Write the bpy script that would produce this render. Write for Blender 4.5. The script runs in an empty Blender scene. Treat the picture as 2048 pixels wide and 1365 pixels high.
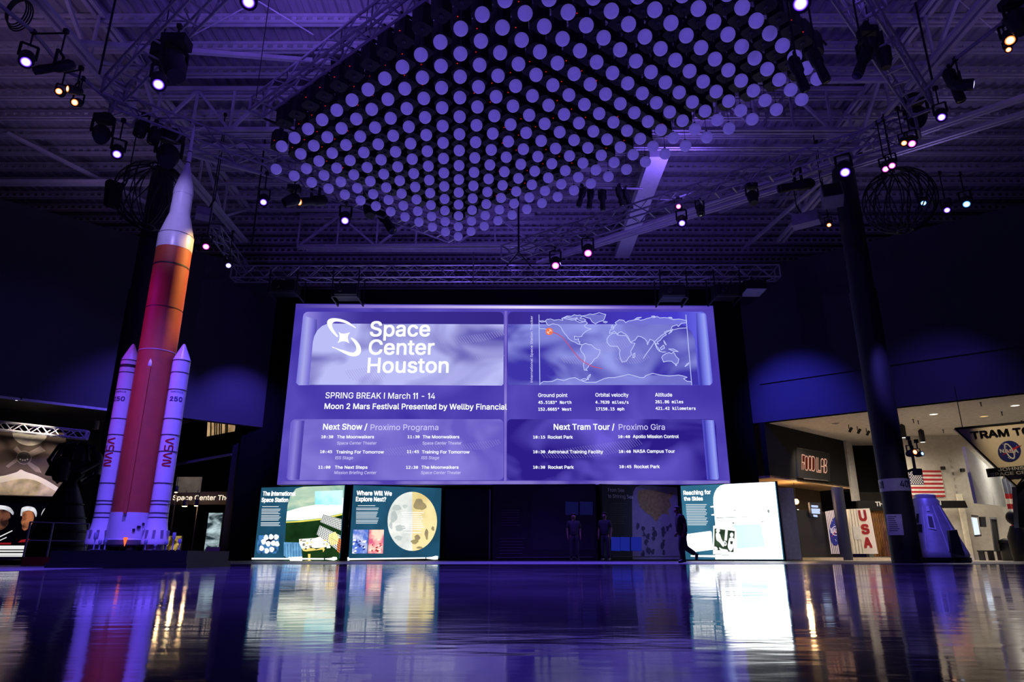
import bpy, bmesh, math, random
from mathutils import Vector, Matrix
random.seed(7)
SC = bpy.context.scene
COL = SC.collection
PI = math.pi

# ---------------------------------------------------------------- camera
CAMZ = 0.24
FPX = 1365.0
TH = math.atan(0.3136)
cd = bpy.data.cameras.new('camera')
cd.sensor_width = 36.0
cd.lens = 36.0 * FPX / 2048.0
cd.clip_end = 300
cam = bpy.data.objects.new('camera', cd)
COL.objects.link(cam)
cam.location = (0, 0, CAMZ)
cam.rotation_euler = (PI / 2 + TH, 0, 0)
SC.camera = cam

# ---------------------------------------------------------------- colour management
SC.view_settings.view_transform = 'Standard'
SC.view_settings.look = 'None'
SC.view_settings.gamma = 1.0
SC.view_settings.exposure = 0.0
SC.view_settings.use_curve_mapping = False
try:
    SC.cycles.max_bounces = 6
    SC.cycles.diffuse_bounces = 2
    SC.cycles.glossy_bounces = 3
    SC.cycles.transmission_bounces = 2
    SC.cycles.sample_clamp_indirect = 3.0
except Exception:
    pass

def lin(c):
    o = []
    for v in c[:3]:
        v = v / 255.0
        o.append(v / 12.92 if v <= 0.04045 else ((v + 0.055) / 1.055) ** 2.4)
    return (o[0], o[1], o[2], 1.0)

# ---------------------------------------------------------------- world: faint violet ambient fill added to the dark hall
w = bpy.data.worlds.new('ambient_fill')
SC.world = w
w.use_nodes = True
bg = w.node_tree.nodes['Background']
bg.inputs[0].default_value = (0.35, 0.27, 1.0, 1)
bg.inputs[1].default_value = 0.010

# ---------------------------------------------------------------- lamps
def spot(loc, aim, power, color, size=60, blend=0.6, radius=0.12):
    l = bpy.data.lights.new('spot', 'SPOT')
    l.energy = power
    l.color = color
    l.spot_size = math.radians(size)
    l.spot_blend = blend
    l.shadow_soft_size = radius
    o = bpy.data.objects.new('spot', l)
    COL.objects.link(o)
    o.location = loc
    d = Vector(aim) - Vector(loc)
    o.rotation_euler = d.to_track_quat('-Z', 'Y').to_euler()
    return o

def point(loc, power, color, radius=0.1):
    l = bpy.data.lights.new('lamp', 'POINT')
    l.energy = power
    l.color = color
    l.shadow_soft_size = radius
    o = bpy.data.objects.new('lamp', l)
    COL.objects.link(o)
    o.location = loc
    return o

VIO = (0.20, 0.11, 1.0)
BLU = (0.06, 0.055, 1.0)
BLV = (0.12, 0.075, 1.0)
MAG = (0.55, 0.02, 0.95)
FLV = (0.15, 0.075, 1.0)
WARM = (1.0, 0.62, 0.28)
WW = (1.0, 0.83, 0.62)
UPV = (0.23, 0.13, 1.0)
# purple wash thrown up at the roof deck from the trusses
spot((-5.5, 12.0, 11.8), (-5.0, 13.5, 15), 800, UPV, 165, 1.0, 0.4)
spot((-3.5, 8.0, 11.4), (-3.5, 9.5, 15), 1000, UPV, 165, 1.0, 0.4)
spot((7.0, 11.0, 11.8), (7.0, 12.5, 15), 420, UPV, 165, 1.0, 0.4)
spot((-2.0, 21.5, 11.8), (-2.0, 22.5, 15), 300, UPV, 165, 1.0, 0.4)
spot((5.5, 20.0, 11.8), (5.0, 21.0, 15), 420, UPV, 165, 1.0, 0.4)
spot((0.0, 28.0, 12.7), (0.0, 29.0, 15), 70, UPV, 165, 1.0, 0.4)
spot((-14.0, 13.0, 11.2), (-15.0, 14.0, 15), 160, (0.62, 0.40, 1.0), 165, 1.0, 0.4)
spot((14.0, 13.5, 11.2), (15.0, 14.5, 15), 130, (0.45, 0.32, 1.0), 165, 1.0, 0.4)
spot((-15.0, 20.0, 11.5), (-15.0, 21.0, 15), 70, (0.5, 0.36, 1.0), 165, 1.0, 0.4)
spot((14.0, 20.0, 11.5), (14.0, 21.0, 15), 80, (0.4, 0.30, 1.0), 165, 1.0, 0.4)
# unseen violet fill spots added behind the camera to brighten the rig
spot((-5.0, -3.0, 5.0), (-5.0, 16.0, 11.5), 1900, UPV, 52, 1.0, 0.3)
spot((6.0, -3.0, 5.0), (6.0, 17.0, 11.5), 1500, UPV, 52, 1.0, 0.3)
spot((-3.0, 20.0, 8.5), (-3.0, 28.5, 12.3), 500, UPV, 80, 1.0, 0.2)  # this and the next: added fill, brightens the screen truss
spot((4.0, 20.0, 8.5), (5.0, 28.5, 12.3), 500, UPV, 80, 1.0, 0.2)
# washes on the two slanting walls
spot((-11.3, 24.2, 9.0), (-15.3, 27.4, 5.6), 2000, BLV, 62, 1.0)
spot((-9.3, 26.5, 9.2), (-12.4, 30.2, 6.0), 2300, BLV, 54, 1.0)
spot((-12.5, 17.5, 10.0), (-18.5, 24.5, 6.0), 300, BLV, 66, 1.0)
spot((8.6, 25.6, 9.6), (12.7, 29.8, 6.35), 3600, BLU, 52, 1.0)
spot((15.2, 22.0, 9.6), (17.0, 26.4, 5.8), 520, BLV, 66, 1.0)
# rocket: warm from the right, magenta from the left, violet from in front
spot((-4.6, 16.3, 9.6), (-7.75, 14.5, 6.1), 2300, (1.0, 0.62, 0.15), 26, 0.5)
spot((-11.5, 11.0, 7.0), (-7.9, 14.5, 4.4), 620, MAG, 50, 0.8)
spot((-6.2, 7.5, 10.4), (-7.7, 14.4, 1.6), 3300, (0.17, 0.13, 1.0), 32, 0.9)
spot((-6.8, 8.0, 10.4), (-7.8, 14.5, 7.6), 1500, (0.42, 0.34, 1.0), 22, 0.9)
spot((4.6, 15.5, 10.0), (6.3, 29.4, 1.4), 4200, (0.22, 0.18, 1.0), 14, 0.8)  # not for the rocket: added spot that brightens the dim map panel
# purple pools on the floor
spot((-6.3, 11.6, 10.6), (-5.0, 11.0, 0), 19000, FLV, 76, 1.0)
spot((0.0, 7.0, 10.2), (0.0, 9.0, 0), 20000, FLV, 84, 1.0)
spot((2.0, 23.0, 10.6), (1.0, 22.5, 0), 20000, FLV, 78, 1.0)
spot((9.5, 14.0, 10.6), (8.5, 15.0, 0), 5000, FLV, 74, 1.0)
# capsule on the right
spot((10.4, 18.4, 9.0), (14.2, 23.4, 1.2), 2500, (0.15, 0.11, 1.0), 24, 0.8)
# lobby on the right (downlights), warm white
spot((13.6, 31.4, 5.6), (15.6, 33.2, 1.4), 1300, WW, 100, 1.0)
spot((18.0, 29.0, 5.6), (18.4, 29.4, 0), 950, (1.0, 0.90, 0.76), 165, 1.0, 0.8)
spot((21.5, 28.5, 5.6), (21.5, 28.8, 0), 850, (1.0, 0.92, 0.80), 165, 1.0, 0.8)
spot((24.0, 33.0, 5.8), (24.0, 33.4, 0), 260, (1.0, 0.97, 0.9), 165, 1.0, 0.6)
spot((18.6, 33.0, 5.8), (18.6, 33.4, 0), 720, (1.0, 0.88, 0.72), 165, 1.0, 0.6)
spot((9.0, -2.0, 5.0), (11.6, 20.8, 2.0), 2600, (0.52, 0.46, 1.0), 8, 0.8)  # added fill from behind the camera for the right column's band and notice
# mural and sign lamps
spot((-17.6, 24.9, 5.2), (-19.4, 27.4, 3.6), 620, (1.0, 0.84, 0.66), 75, 0.8)
spot((16.2, 17.8, 9.3), (17.7, 24.2, 4.0), 1500, (1.0, 0.80, 0.52), 22, 0.9)

# ---------------------------------------------------------------- picture -> place helpers (used at design time for measuring)
CT, ST = math.cos(TH), math.sin(TH)
def ray(x, y):
    dx = x - 1024.0
    up = 682.5 - y
    return Vector((dx, FPX * CT - up * ST, FPX * ST + up * CT))
def W(x, y, Y):
    r = ray(x, y)
    return Vector((r.x / r.y * Y, Y, CAMZ + r.z / r.y * Y))
def WZ(x, y, z):
    r = ray(x, y)
    k = (z - CAMZ) / r.z
    return Vector((r.x * k, r.y * k, z))

class Pan:
    """an upright flat surface through two plan points, its normal towards the hall"""
    def __init__(s, a, b):
        s.a = Vector((a[0], a[1], 0.0)); s.b = Vector((b[0], b[1], 0.0))
        s.ex = (s.b - s.a).normalized()
        s.n = Vector((s.ex.y, -s.ex.x, 0))
    def on(s, x, y, off=0.0):
        r = ray(x, y)
        c = Vector((0, 0, CAMZ))
        k = (s.a + s.n * off - c).dot(s.n) / r.dot(s.n)
        return c + r * k
    def at(s, u, z, off=0.0):
        return s.a + s.ex * u + Vector((0, 0, z)) + s.n * off

# ---------------------------------------------------------------- materials
MATS = {}
def pbr(name, col, rough=0.6, metal=0.0, var=0.12, scale=6.0, bump=0.0, spec=0.5):
    if name in MATS: return MATS[name]
    m = bpy.data.materials.new(name); MATS[name] = m
    m.use_nodes = True
    nt = m.node_tree; nd = nt.nodes; lk = nt.links
    b = nd['Principled BSDF']
    b.inputs['Roughness'].default_value = rough
    b.inputs['Metallic'].default_value = metal
    b.inputs['Specular IOR Level'].default_value = spec
    tc = nd.new('ShaderNodeTexCoord'); nz = nd.new('ShaderNodeTexNoise')
    nz.inputs['Scale'].default_value = scale; nz.inputs['Detail'].default_value = 4
    lk.new(tc.outputs['Object'], nz.inputs['Vector'])
    cr = nd.new('ShaderNodeValToRGB')
    c = lin(col)
    cr.color_ramp.elements[0].position = 0.3; cr.color_ramp.elements[1].position = 0.7
    cr.color_ramp.elements[0].color = tuple(v * (1 - var) for v in c[:3]) + (1,)
    cr.color_ramp.elements[1].color = tuple(min(1, v * (1 + var)) for v in c[:3]) + (1,)
    lk.new(nz.outputs['Fac'], cr.inputs['Fac'])
    lk.new(cr.outputs['Color'], b.inputs['Base Color'])
    if bump:
        bp = nd.new('ShaderNodeBump'); bp.inputs['Strength'].default_value = bump; bp.inputs['Distance'].default_value = 0.02
        lk.new(nz.outputs['Fac'], bp.inputs['Height']); lk.new(bp.outputs['Normal'], b.inputs['Normal'])
    return m

def emi(name, col, strength=1.0, col2=None, scale=1.0, detail=2.0, distort=0.0, stretch=(1, 1, 1), lo=0.35, hi=0.65, sample=True, rot=0.0):
    """a surface that gives off light: one colour, or two mixed by a cloudy pattern"""
    if name in MATS: return MATS[name]
    m = bpy.data.materials.new(name); MATS[name] = m
    m.use_nodes = True
    nt = m.node_tree; nd = nt.nodes; lk = nt.links
    nd.remove(nd['Principled BSDF'])
    e = nd.new('ShaderNodeEmission'); e.inputs['Strength'].default_value = strength
    tc = nd.new('ShaderNodeTexCoord'); mp = nd.new('ShaderNodeMapping'); nz = nd.new('ShaderNodeTexNoise')
    mp.inputs['Scale'].default_value = stretch
    mp.inputs['Rotation'].default_value = (0, rot, 0)
    nz.inputs['Scale'].default_value = scale; nz.inputs['Detail'].default_value = detail; nz.inputs['Distortion'].default_value = distort
    lk.new(tc.outputs['Object'], mp.inputs['Vector']); lk.new(mp.outputs['Vector'], nz.inputs['Vector'])
    cr = nd.new('ShaderNodeValToRGB')
    cr.color_ramp.elements[0].position = lo; cr.color_ramp.elements[1].position = hi
    c = lin(col)
    cr.color_ramp.elements[0].color = c
    cr.color_ramp.elements[1].color = lin(col2) if col2 else tuple(v * 0.96 for v in c[:3]) + (1,)
    lk.new(nz.outputs['Fac'], cr.inputs['Fac']); lk.new(cr.outputs['Color'], e.inputs['Color'])
    lk.new(e.outputs['Emission'], nd['Material Output'].inputs['Surface'])
    if not sample:
        m.cycles.emission_sampling = 'NONE'
    return m

def grad(name, axis, stops, strength=1.0):
    """lit picture surface whose colour runs along one axis of its own bounding box"""
    if name in MATS: return MATS[name]
    m = bpy.data.materials.new(name); MATS[name] = m
    m.use_nodes = True
    nt = m.node_tree; nd = nt.nodes; lk = nt.links
    nd.remove(nd['Principled BSDF'])
    e = nd.new('ShaderNodeEmission'); e.inputs['Strength'].default_value = strength
    tc = nd.new('ShaderNodeTexCoord'); sp = nd.new('ShaderNodeSeparateXYZ')
    lk.new(tc.outputs['Generated'], sp.inputs[0])
    cr = nd.new('ShaderNodeValToRGB')
    el = cr.color_ramp.elements
    while len(el) < len(stops): el.new(0.5)
    for q, (p, c) in zip(el, stops):
        q.position = p
    for q, (p, c) in zip(el, stops):
        q.color = lin(c)
    lk.new(sp.outputs['XYZ'.index(axis)], cr.inputs['Fac']); lk.new(cr.outputs['Color'], e.inputs['Color'])
    lk.new(e.outputs['Emission'], nd['Material Output'].inputs['Surface'])
    return m

# ---------------------------------------------------------------- mesh builder (world coordinates)
class MB:
    def __init__(s, smooth=False):
        s.v = []; s.f = []; s.smooth = smooth
    def quad(s, a, b, c, d):
        k = len(s.v); s.v += [Vector(a), Vector(b), Vector(c), Vector(d)]; s.f.append((k, k + 1, k + 2, k + 3)); return s
    def box(s, c, d, rot=None):
        k = len(s.v); c = Vector(c)
        for z in (-.5, .5):
            for y in (-.5, .5):
                for x in (-.5, .5):
                    p = Vector((x * d[0], y * d[1], z * d[2]))
                    if rot is not None: p = rot @ p
                    s.v.append(c + p)
        for q in ((0, 2, 3, 1), (4, 5, 7, 6), (0, 1, 5, 4), (2, 6, 7, 3), (0, 4, 6, 2), (1, 3, 7, 5)):
            s.f.append(tuple(k + i for i in q))
        return s
    def bar(s, a, b, wd, h=None):
        a = Vector(a); b = Vector(b); d = b - a
        q = d.to_track_quat('X', 'Z').to_matrix()
        return s.box((a + b) / 2, (d.length, wd, h or wd), q)
    def tube(s, a, b, r, n=8, r2=None, cap=True):
        a = Vector(a); b = Vector(b); d = b - a
        q = d.to_track_quat('Z', 'Y').to_matrix(); r2 = r if r2 is None else r2
        k = len(s.v)
        for p, rr in ((a, r), (b, r2)):
            for i in range(n):
                t = 2 * PI * i / n
                s.v.append(p + q @ Vector((rr * math.cos(t), rr * math.sin(t), 0)))
        for i in range(n):
            j = (i + 1) % n
            s.f.append((k + i, k + j, k + n + j, k + n + i))
        if cap:
            s.f.append(tuple(k + i for i in reversed(range(n)))); s.f.append(tuple(k + n + i for i in range(n)))
        return s
    def path(s, pts, r, n=6, closed=False):
        pts = [Vector(p) for p in pts]; k = len(s.v); m = len(pts)
        for i, p in enumerate(pts):
            if closed: d = pts[(i + 1) % m] - pts[i - 1]
            else: d = pts[min(i + 1, m - 1)] - pts[max(i - 1, 0)]
            q = d.to_track_quat('Z', 'Y').to_matrix()
            for j in range(n):
                t = 2 * PI * j / n
                s.v.append(p + q @ Vector((r * math.cos(t), r * math.sin(t), 0)))
        for i in range(m if closed else m - 1):
            i2 = (i + 1) % m
            for j in range(n):
                j2 = (j + 1) % n
                s.f.append((k + i * n + j, k + i * n + j2, k + i2 * n + j2, k + i2 * n + j))
        return s
    def lathe(s, prof, o, axis=(0, 0, 1), n=32, cap=True):
        """prof: list of (radius, height along axis)"""
        o = Vector(o); q = Vector(axis).normalized().to_track_quat('Z', 'Y').to_matrix(); k = len(s.v)
        for r, h in prof:
            for i in range(n):
                t = 2 * PI * i / n
                s.v.append(o + q @ Vector((r * math.cos(t), r * math.sin(t), h)))
        for a in range(len(prof) - 1):
            for i in range(n):
                j = (i + 1) % n
                s.f.append((k + a * n + i, k + a * n + j, k + (a + 1) * n + j, k + (a + 1) * n + i))
        if cap:
            s.f.append(tuple(k + i for i in reversed(range(n))))
            e = k + (len(prof) - 1) * n
            s.f.append(tuple(e + i for i in range(n)))
        return s
    def ball(s, c, r, n=20, m=12, sc=(1, 1, 1)):
        k = len(s.v); c = Vector(c)
        for a in range(1, m):
            ph = PI * a / m
            for i in range(n):
                t = 2 * PI * i / n
                s.v.append(c + Vector((r * sc[0] * math.sin(ph) * math.cos(t), r * sc[1] * math.sin(ph) * math.sin(t), r * sc[2] * math.cos(ph))))
        tp = len(s.v); s.v.append(c + Vector((0, 0, r * sc[2]))); bt = len(s.v); s.v.append(c - Vector((0, 0, r * sc[2])))
        for a in range(m - 2):
            for i in range(n):
                j = (i + 1) % n
                s.f.append((k + a * n + i, k + (a + 1) * n + i, k + (a + 1) * n + j, k + a * n + j))
        for i in range(n):
            j = (i + 1) % n
            s.f.append((tp, k + i, k + j)); e = k + (m - 2) * n; s.f.append((bt, e + j, e + i))
        return s
    def poly(s, pts):
        k = len(s.v); s.v += [Vector(p) for p in pts]; s.f.append(tuple(range(k, k + len(pts)))); return s
    def slab(s, pts, d):
        """flat outline given thickness d (vector)"""
        d = Vector(d); n = len(pts); k = len(s.v)
        s.v += [Vector(p) for p in pts] + [Vector(p) + d for p in pts]
        s.f.append(tuple(range(k, k + n))); s.f.append(tuple(k + n + i for i in reversed(range(n))))
        for i in range(n):
            j = (i + 1) % n; s.f.append((k + i, k + n + i, k + n + j, k + j))
        return s
    def ribbon(s, pts, wd, nrm, closed=False):
        pts = [Vector(p) for p in pts]
        m = len(pts)
        for i in range(m if closed else m - 1):
            a = pts[i]; b = pts[(i + 1) % m]; d = b - a
            if d.length < 1e-6: continue
            d.normalize(); sd = Vector(nrm).cross(d).normalized() * (wd / 2); e = d * (wd * .3)
            s.quad(a - e - sd, b + e - sd, b + e + sd, a - e + sd)
        return s

def setp(o, label=None, cat=None, group=None, kind=None):
    if label: o['label'] = label
    if cat: o['category'] = cat
    if group: o['group'] = group
    if kind: o['kind'] = kind
    return o

def worldpos(o):
    p = Vector((0, 0, 0))
    while o is not None:
        p += o.location; o = o.parent
    return p

def add(name, mb, mat, parent=None, label=None, cat=None, group=None, kind=None, origin=None, tri=False):
    me = bpy.data.meshes.new(name)
    if origin is None:
        if parent is not None: origin = worldpos(parent)
        else:
            xs = [p.x for p in mb.v]; ys = [p.y for p in mb.v]; zs = [p.z for p in mb.v]
            origin = Vector(((min(xs) + max(xs)) / 2, (min(ys) + max(ys)) / 2, min(zs)))
    origin = Vector(origin)
    me.from_pydata([p - origin for p in mb.v], [], mb.f)
    me.validate()
    if tri:
        bm = bmesh.new(); bm.from_mesh(me); bmesh.ops.triangulate(bm, faces=bm.faces[:]); bm.to_mesh(me); bm.free()
    if mb.smooth:
        me.polygons.foreach_set('use_smooth', [True] * len(me.polygons))
        try: me.set_sharp_from_angle(angle=math.radians(38))
        except Exception: pass
    if mat: me.materials.append(mat)
    o = bpy.data.objects.new(name, me); COL.objects.link(o)
    if parent is not None:
        o.parent = parent; o.location = origin - worldpos(parent)
    else: o.location = origin
    return setp(o, label, cat, group, kind)

def thing(name, label, cat, loc, group=None):
    o = bpy.data.objects.new(name, None); COL.objects.link(o)
    o.location = Vector(loc); o.empty_display_size = 0.2
    return setp(o, label, cat, group)

def struct(name, mb, mat, label=None):
    return add(name, mb, mat, kind='structure', label=label)

def dup(root, loc, label=None, group=None):
    r = root.copy(); COL.objects.link(r); r.location = loc
    if label: r['label'] = label
    if group: r['group'] = group
    for ch in list(root.children):
        c = ch.copy(); COL.objects.link(c); c.parent = r
        for g in list(ch.children):
            d = g.copy(); COL.objects.link(d); d.parent = c
    return r

# ---------------------------------------------------------------- lettering
import os
def font(fn):
    try: return bpy.data.fonts.load(os.path.join(bpy.utils.system_resource('DATAFILES'), 'fonts', fn))
    except Exception: return None
F_SANS = font('Inter.woff2'); F_MONO = font('DejaVuSansMono.woff2')

def glyphs(s, fnt, bold, space=1.0):
    c = bpy.data.curves.new('lettering', 'FONT')
    c.body = s; c.size = 1.0; c.resolution_u = 2
    if fnt is not None: c.font = fnt
    c.space_character = space
    c.fill_mode = 'NONE'
    o = bpy.data.objects.new('lettering', c)
    me = bpy.data.meshes.new_from_object(o)
    P = [v.co.to_2d() for v in me.vertices]; nb = {}
    for e in me.edges:
        i, j = e.vertices; nb.setdefault(i, []).append(j); nb.setdefault(j, []).append(i)
    bpy.data.objects.remove(o); bpy.data.curves.remove(c); bpy.data.meshes.remove(me)
    loops = []; seen = set()
    for i in nb:
        if i in seen: continue
        lp_ = [i]; seen.add(i); prev, cur = i, min(nb[i])        # outlines run in index order
        while cur != i and cur not in seen:
            lp_.append(cur); seen.add(cur); q = [k for k in nb[cur] if k != prev]; prev, cur = cur, (q[0] if q else i)
        if len(lp_) > 2: loops.append(lp_)
    area = lambda l: sum(P[l[k - 1]].x * P[l[k]].y - P[l[k]].x * P[l[k - 1]].y for k in range(len(l)))
    if not loops: return [], []
    A = [area(l) for l in loops]; sg = 1 if max(A, key=abs) > 0 else -1
    # pieces of one letter may overlap: fill every spot that lies in a solid outline and in no counter
    from mathutils.geometry import delaunay_2d_cdt
    pts = []; fc = []
    for l, ar in zip(loops, A):
        if ar < 0: l = l[::-1]                                     # every outline anticlockwise for the triangulation
        k = len(pts); pts += [P[i] for i in l]; fc.append(list(range(k, k + len(l))))
    r = delaunay_2d_cdt(pts, [], fc, 1, 1e-6)
    vs = [Vector((p.x, p.y, 0)) for p in r[0]]
    fs = [tuple(f) for f, of in zip(r[2], r[5]) if sum(1 if A[q] * sg > 0 else -1 for q in of) > 0]
    return vs, fs
def span(vs): return max(v.x for v in vs) - min(v.x for v in vs)
import re
def text_mesh(s, fnt=None, bold=0.0, space=1.0):
    """letters as a flat mesh; capital I and the figure 1 get plain strokes without slabs"""
    if fnt is None or fnt is F_MONO or not re.search('[I1]', s): return glyphs(s, fnt, bold, space)
    V = []; F = []; x = 0.0; base = span(glyphs('HH', fnt, 0)[0]); h = .5087
    for seg in re.findall('[I1]|[^I1]+', s):
        k = len(V)
        if seg == 'I':
            w_ = .034 + bold
            V += [Vector((x + .095 + i * w_, j, 0)) for i, j in ((-1, -bold), (1, -bold), (1, h + bold), (-1, h + bold))]; F.append((k, k + 1, k + 2, k + 3)); x += .19
        elif seg == '1':
            w_ = .034 + bold; c = x + .15
            V += [Vector((c + i, j, 0)) for i, j in ((-w_, -bold), (w_, -bold), (w_, h + bold), (-w_, h + bold), (-w_, h - .1 - bold), (-.12, h - .17 - bold), (-.12, h - .09 + bold))]
            F += [(k, k + 1, k + 2, k + 3), (k + 3, k + 6, k + 5, k + 4)]; x += .25
        else:
            adv = span(glyphs('H' + seg + 'H', fnt, 0)[0]) - base
            if seg.strip():
                vs, fs = glyphs(seg, fnt, bold, space); V += [v + Vector((x, 0, 0)) for v in vs]; F += [tuple(k + i for i in f) for f in fs]
            x += adv
    return V, F

def write(mb, s, p0, p1, height, nrm, fnt=None, bold=0.0, bend=None, space=1.0, shear=0.0):
    """set the words s from p0 to p1 (baseline), capitals `height` metres tall"""
    vs, fs = text_mesh(s, fnt or F_SANS, bold, space)
    if not vs: return mb
    bold = max(bold * .62, .004)
    x0 = min(v.x for v in vs) - bold; x1 = max(v.x for v in vs) + bold
    p0 = Vector(p0); p1 = Vector(p1); d = p1 - p0; L = d.length; ex = d.normalized()
    ey = Vector(nrm).cross(ex).normalized()
    f_ = fnt or F_SANS
    cap = (.682 if f_ is None else (.5198 if f_ is F_MONO else .5087)) + 2 * bold
    for sx, sy in ((-1, -1), (1, -1), (1, 1), (-1, 1), (0, 0)):     # struck five times: a bolder letter without broken strokes
        k = len(mb.v)
        for v in vs:
            u = (v.x + sx * bold - x0) / max(1e-6, x1 - x0) * L; q = (v.y + sy * bold + bold) / cap * height
            mb.v.append(bend(u, q) if bend else p0 + ex * (u + shear * q) + ey * q)
        for f in fs: mb.f.append(tuple(k + i for i in f))
    return mb

def ell(cx, cy, rx, ry, n=36, a0=0, a1=2 * PI, tilt=0.0):
    o = []
    full = abs(a1 - a0 - 2 * PI) < 1e-6
    for i in range(n if full else n + 1):
        t = a0 + (a1 - a0) * i / n
        x = rx * math.cos(t); y = ry * math.sin(t)
        o.append((cx + x * math.cos(tilt) - y * math.sin(tilt), cy + x * math.sin(tilt) + y * math.cos(tilt)))
    return o

def curve(pts, closed=True, n=5):
    """rounded outline through the points"""
    o = []; m = len(pts)
    g = lambda i: Vector(pts[i % m]) if closed else Vector(pts[max(0, min(m - 1, i))])
    for i in range(m if closed else m - 1):
        a, b, c, d = g(i - 1), g(i), g(i + 1), g(i + 2)
        for k in range(n):
            t = k / n
            q = .5 * ((2 * b) + (c - a) * t + (2 * a - 5 * b + 4 * c - d) * t * t + (3 * b - a - 3 * c + d) * t ** 3)
            o.append((q.x, q.y))
    if not closed: o.append(tuple(pts[-1]))
    return o

def art(name, pan, pts, mat, parent, off=0.02, label=None):
    """a flat printed or lit patch lying on the surface `pan`; outline in photograph pixels"""
    mb = MB().poly([pan.on(x, y, off) for x, y in pts])
    return add(name, mb, mat, parent, label=label, tri=True)
# ================================================================ THE SETTING
# floor: polished dark concrete, faintly wavy
m = bpy.data.materials.new('polished_concrete'); MATS['polished_concrete'] = m
m.use_nodes = True
nt = m.node_tree; nd = nt.nodes; lk = nt.links; b = nd['Principled BSDF']
tc = nd.new('ShaderNodeTexCoord')
n1 = nd.new('ShaderNodeTexNoise'); n1.inputs['Scale'].default_value = 0.7; n1.inputs['Detail'].default_value = 6
lk.new(tc.outputs['Object'], n1.inputs['Vector'])
c1 = nd.new('ShaderNodeValToRGB')
c1.color_ramp.elements[0].position = .3; c1.color_ramp.elements[0].color = lin((54, 52, 60))
c1.color_ramp.elements[1].position = .7; c1.color_ramp.elements[1].color = lin((78, 75, 84))
lk.new(n1.outputs['Fac'], c1.inputs['Fac']); lk.new(c1.outputs['Color'], b.inputs['Base Color'])
n2 = nd.new('ShaderNodeTexNoise'); n2.inputs['Scale'].default_value = 1.2; n2.inputs['Detail'].default_value = 5
lk.new(tc.outputs['Object'], n2.inputs['Vector'])
r1 = nd.new('ShaderNodeMapRange'); r1.inputs['From Min'].default_value = .3; r1.inputs['From Max'].default_value = .7
r1.inputs['To Min'].default_value = .035; r1.inputs['To Max'].default_value = .11
lk.new(n2.outputs['Fac'], r1.inputs['Value']); lk.new(r1.outputs['Result'], b.inputs['Roughness'])
b.inputs['IOR'].default_value = 1.6
mp = nd.new('ShaderNodeMapping'); mp.inputs['Scale'].default_value = (1.0, 2.6, 1)
lk.new(tc.outputs['Object'], mp.inputs['Vector'])
n3 = nd.new('ShaderNodeTexNoise'); n3.inputs['Scale'].default_value = 2.2; n3.inputs['Detail'].default_value = 3
lk.new(mp.outputs['Vector'], n3.inputs['Vector'])
bp = nd.new('ShaderNodeBump'); bp.inputs['Strength'].default_value = .55; bp.inputs['Distance'].default_value = .0035
lk.new(n3.outputs['Fac'], bp.inputs['Height']); lk.new(bp.outputs['Normal'], b.inputs['Normal'])
M_FLOOR = m
struct('floor', MB().box((0, 24, -.1), (80, 60, .2)), M_FLOOR)
M_BAND = pbr('satin_floor_band', (92, 90, 98), .42, var=.2, scale=3)
struct('trim_1', MB().slab([(-40, 11, .001), (-7.75, 11, .001), (-7.5, 19.2, .001), (-7.5, 42, .001), (-40, 42, .001)][::-1], (0, 0, .004)).slab([(-7.5, 19.2, .001), (34, 18.6, .001), (34, 30.9, .001), (-7.5, 30.9, .001)][::-1], (0, 0, .004)), M_BAND)

# roof deck: corrugated sheet, ribs running away from the camera
M_DECK = pbr('painted_roof_deck', (150, 146, 150), .7, var=.12, scale=.8)
mb = MB(); x = -34.0; k = 0
prof = []
while x < 34:
    prof += [(x, 15.0), (x + .16, 15.0), (x + .21, 15.06), (x + .32, 15.06)]; x += .37
for (xa, za), (xb, zb) in zip(prof[:-1], prof[1:]):
    mb.quad((xa, -2, za), (xb, -2, zb), (xb, 52, zb), (xa, 52, za))
struct('ceiling', mb, M_DECK)

M_STEEL = pbr('white_painted_steel', (176, 172, 178), .55, var=.1, scale=3)
# bar joists: bottom angles, zigzag web, top chord; one mesh shared along the roof
mb = MB(); ZB = 14.66
for dy in (-.07, .07):
    mb.box((0, dy, ZB), (64, .06, .07)); 
mb.box((0, 0, 14.9), (64, .14, .09))
for i in range(213): mb.box((-32 + .3 * i, 0, 14.78), (.13, .05, .18))
j0 = add('ceiling_beam', mb, M_STEEL, kind='structure', origin=(0, 0, 0))
j0.location = (0, 7.0, 0)
Y = 8.1
while Y < 46:
    j = j0.copy(); COL.objects.link(j); j.location = (0, Y, 0); Y += 1.1

def girder(a, b, wd=.30, zt=14.8, nm='ceiling_girder', seg=1.5, web=True):
    """roof girder: flat bottom chord, web, top chord"""
    a = Vector(a); b = Vector(b); g = MB(); d = (b - a); L = d.length; e = d.normalized(); s = Vector((-e.y, e.x, 0))
    for q in (-1, 1): g.bar(a + s * q * wd * .32, b + s * q * wd * .32, wd * .36, .12)
    if web:
        at = Vector((a.x, a.y, zt)); bt = Vector((b.x, b.y, zt))
        for q in (-1, 1): g.bar(at + s * q * wd * .3, bt + s * q * wd * .3, wd * .34, .12)
        n = max(2, int(L / seg))
        for i in range(n):
            p = a + e * (L * i / n); p2 = a + e * (L * (i + 1) / n)
            lo, hi = (p, Vector((p2.x, p2.y, zt))) if i % 2 == 0 else (p2, Vector((p.x, p.y, zt)))
            g.bar(lo, hi, .09)
            g.bar(Vector((p.x, p.y, a.z)), Vector((p.x, p.y, zt)), .07)
    return struct(nm, g, M_STEEL)
for gx in (-11.65, 11.65): girder((gx, 2, 13.25), (gx, 27, 13.25), .34, seg=2.2)
girder((-11.5, 18.9, 13.25), (11.5, 18.9, 13.25), .26, seg=1.2)
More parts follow.
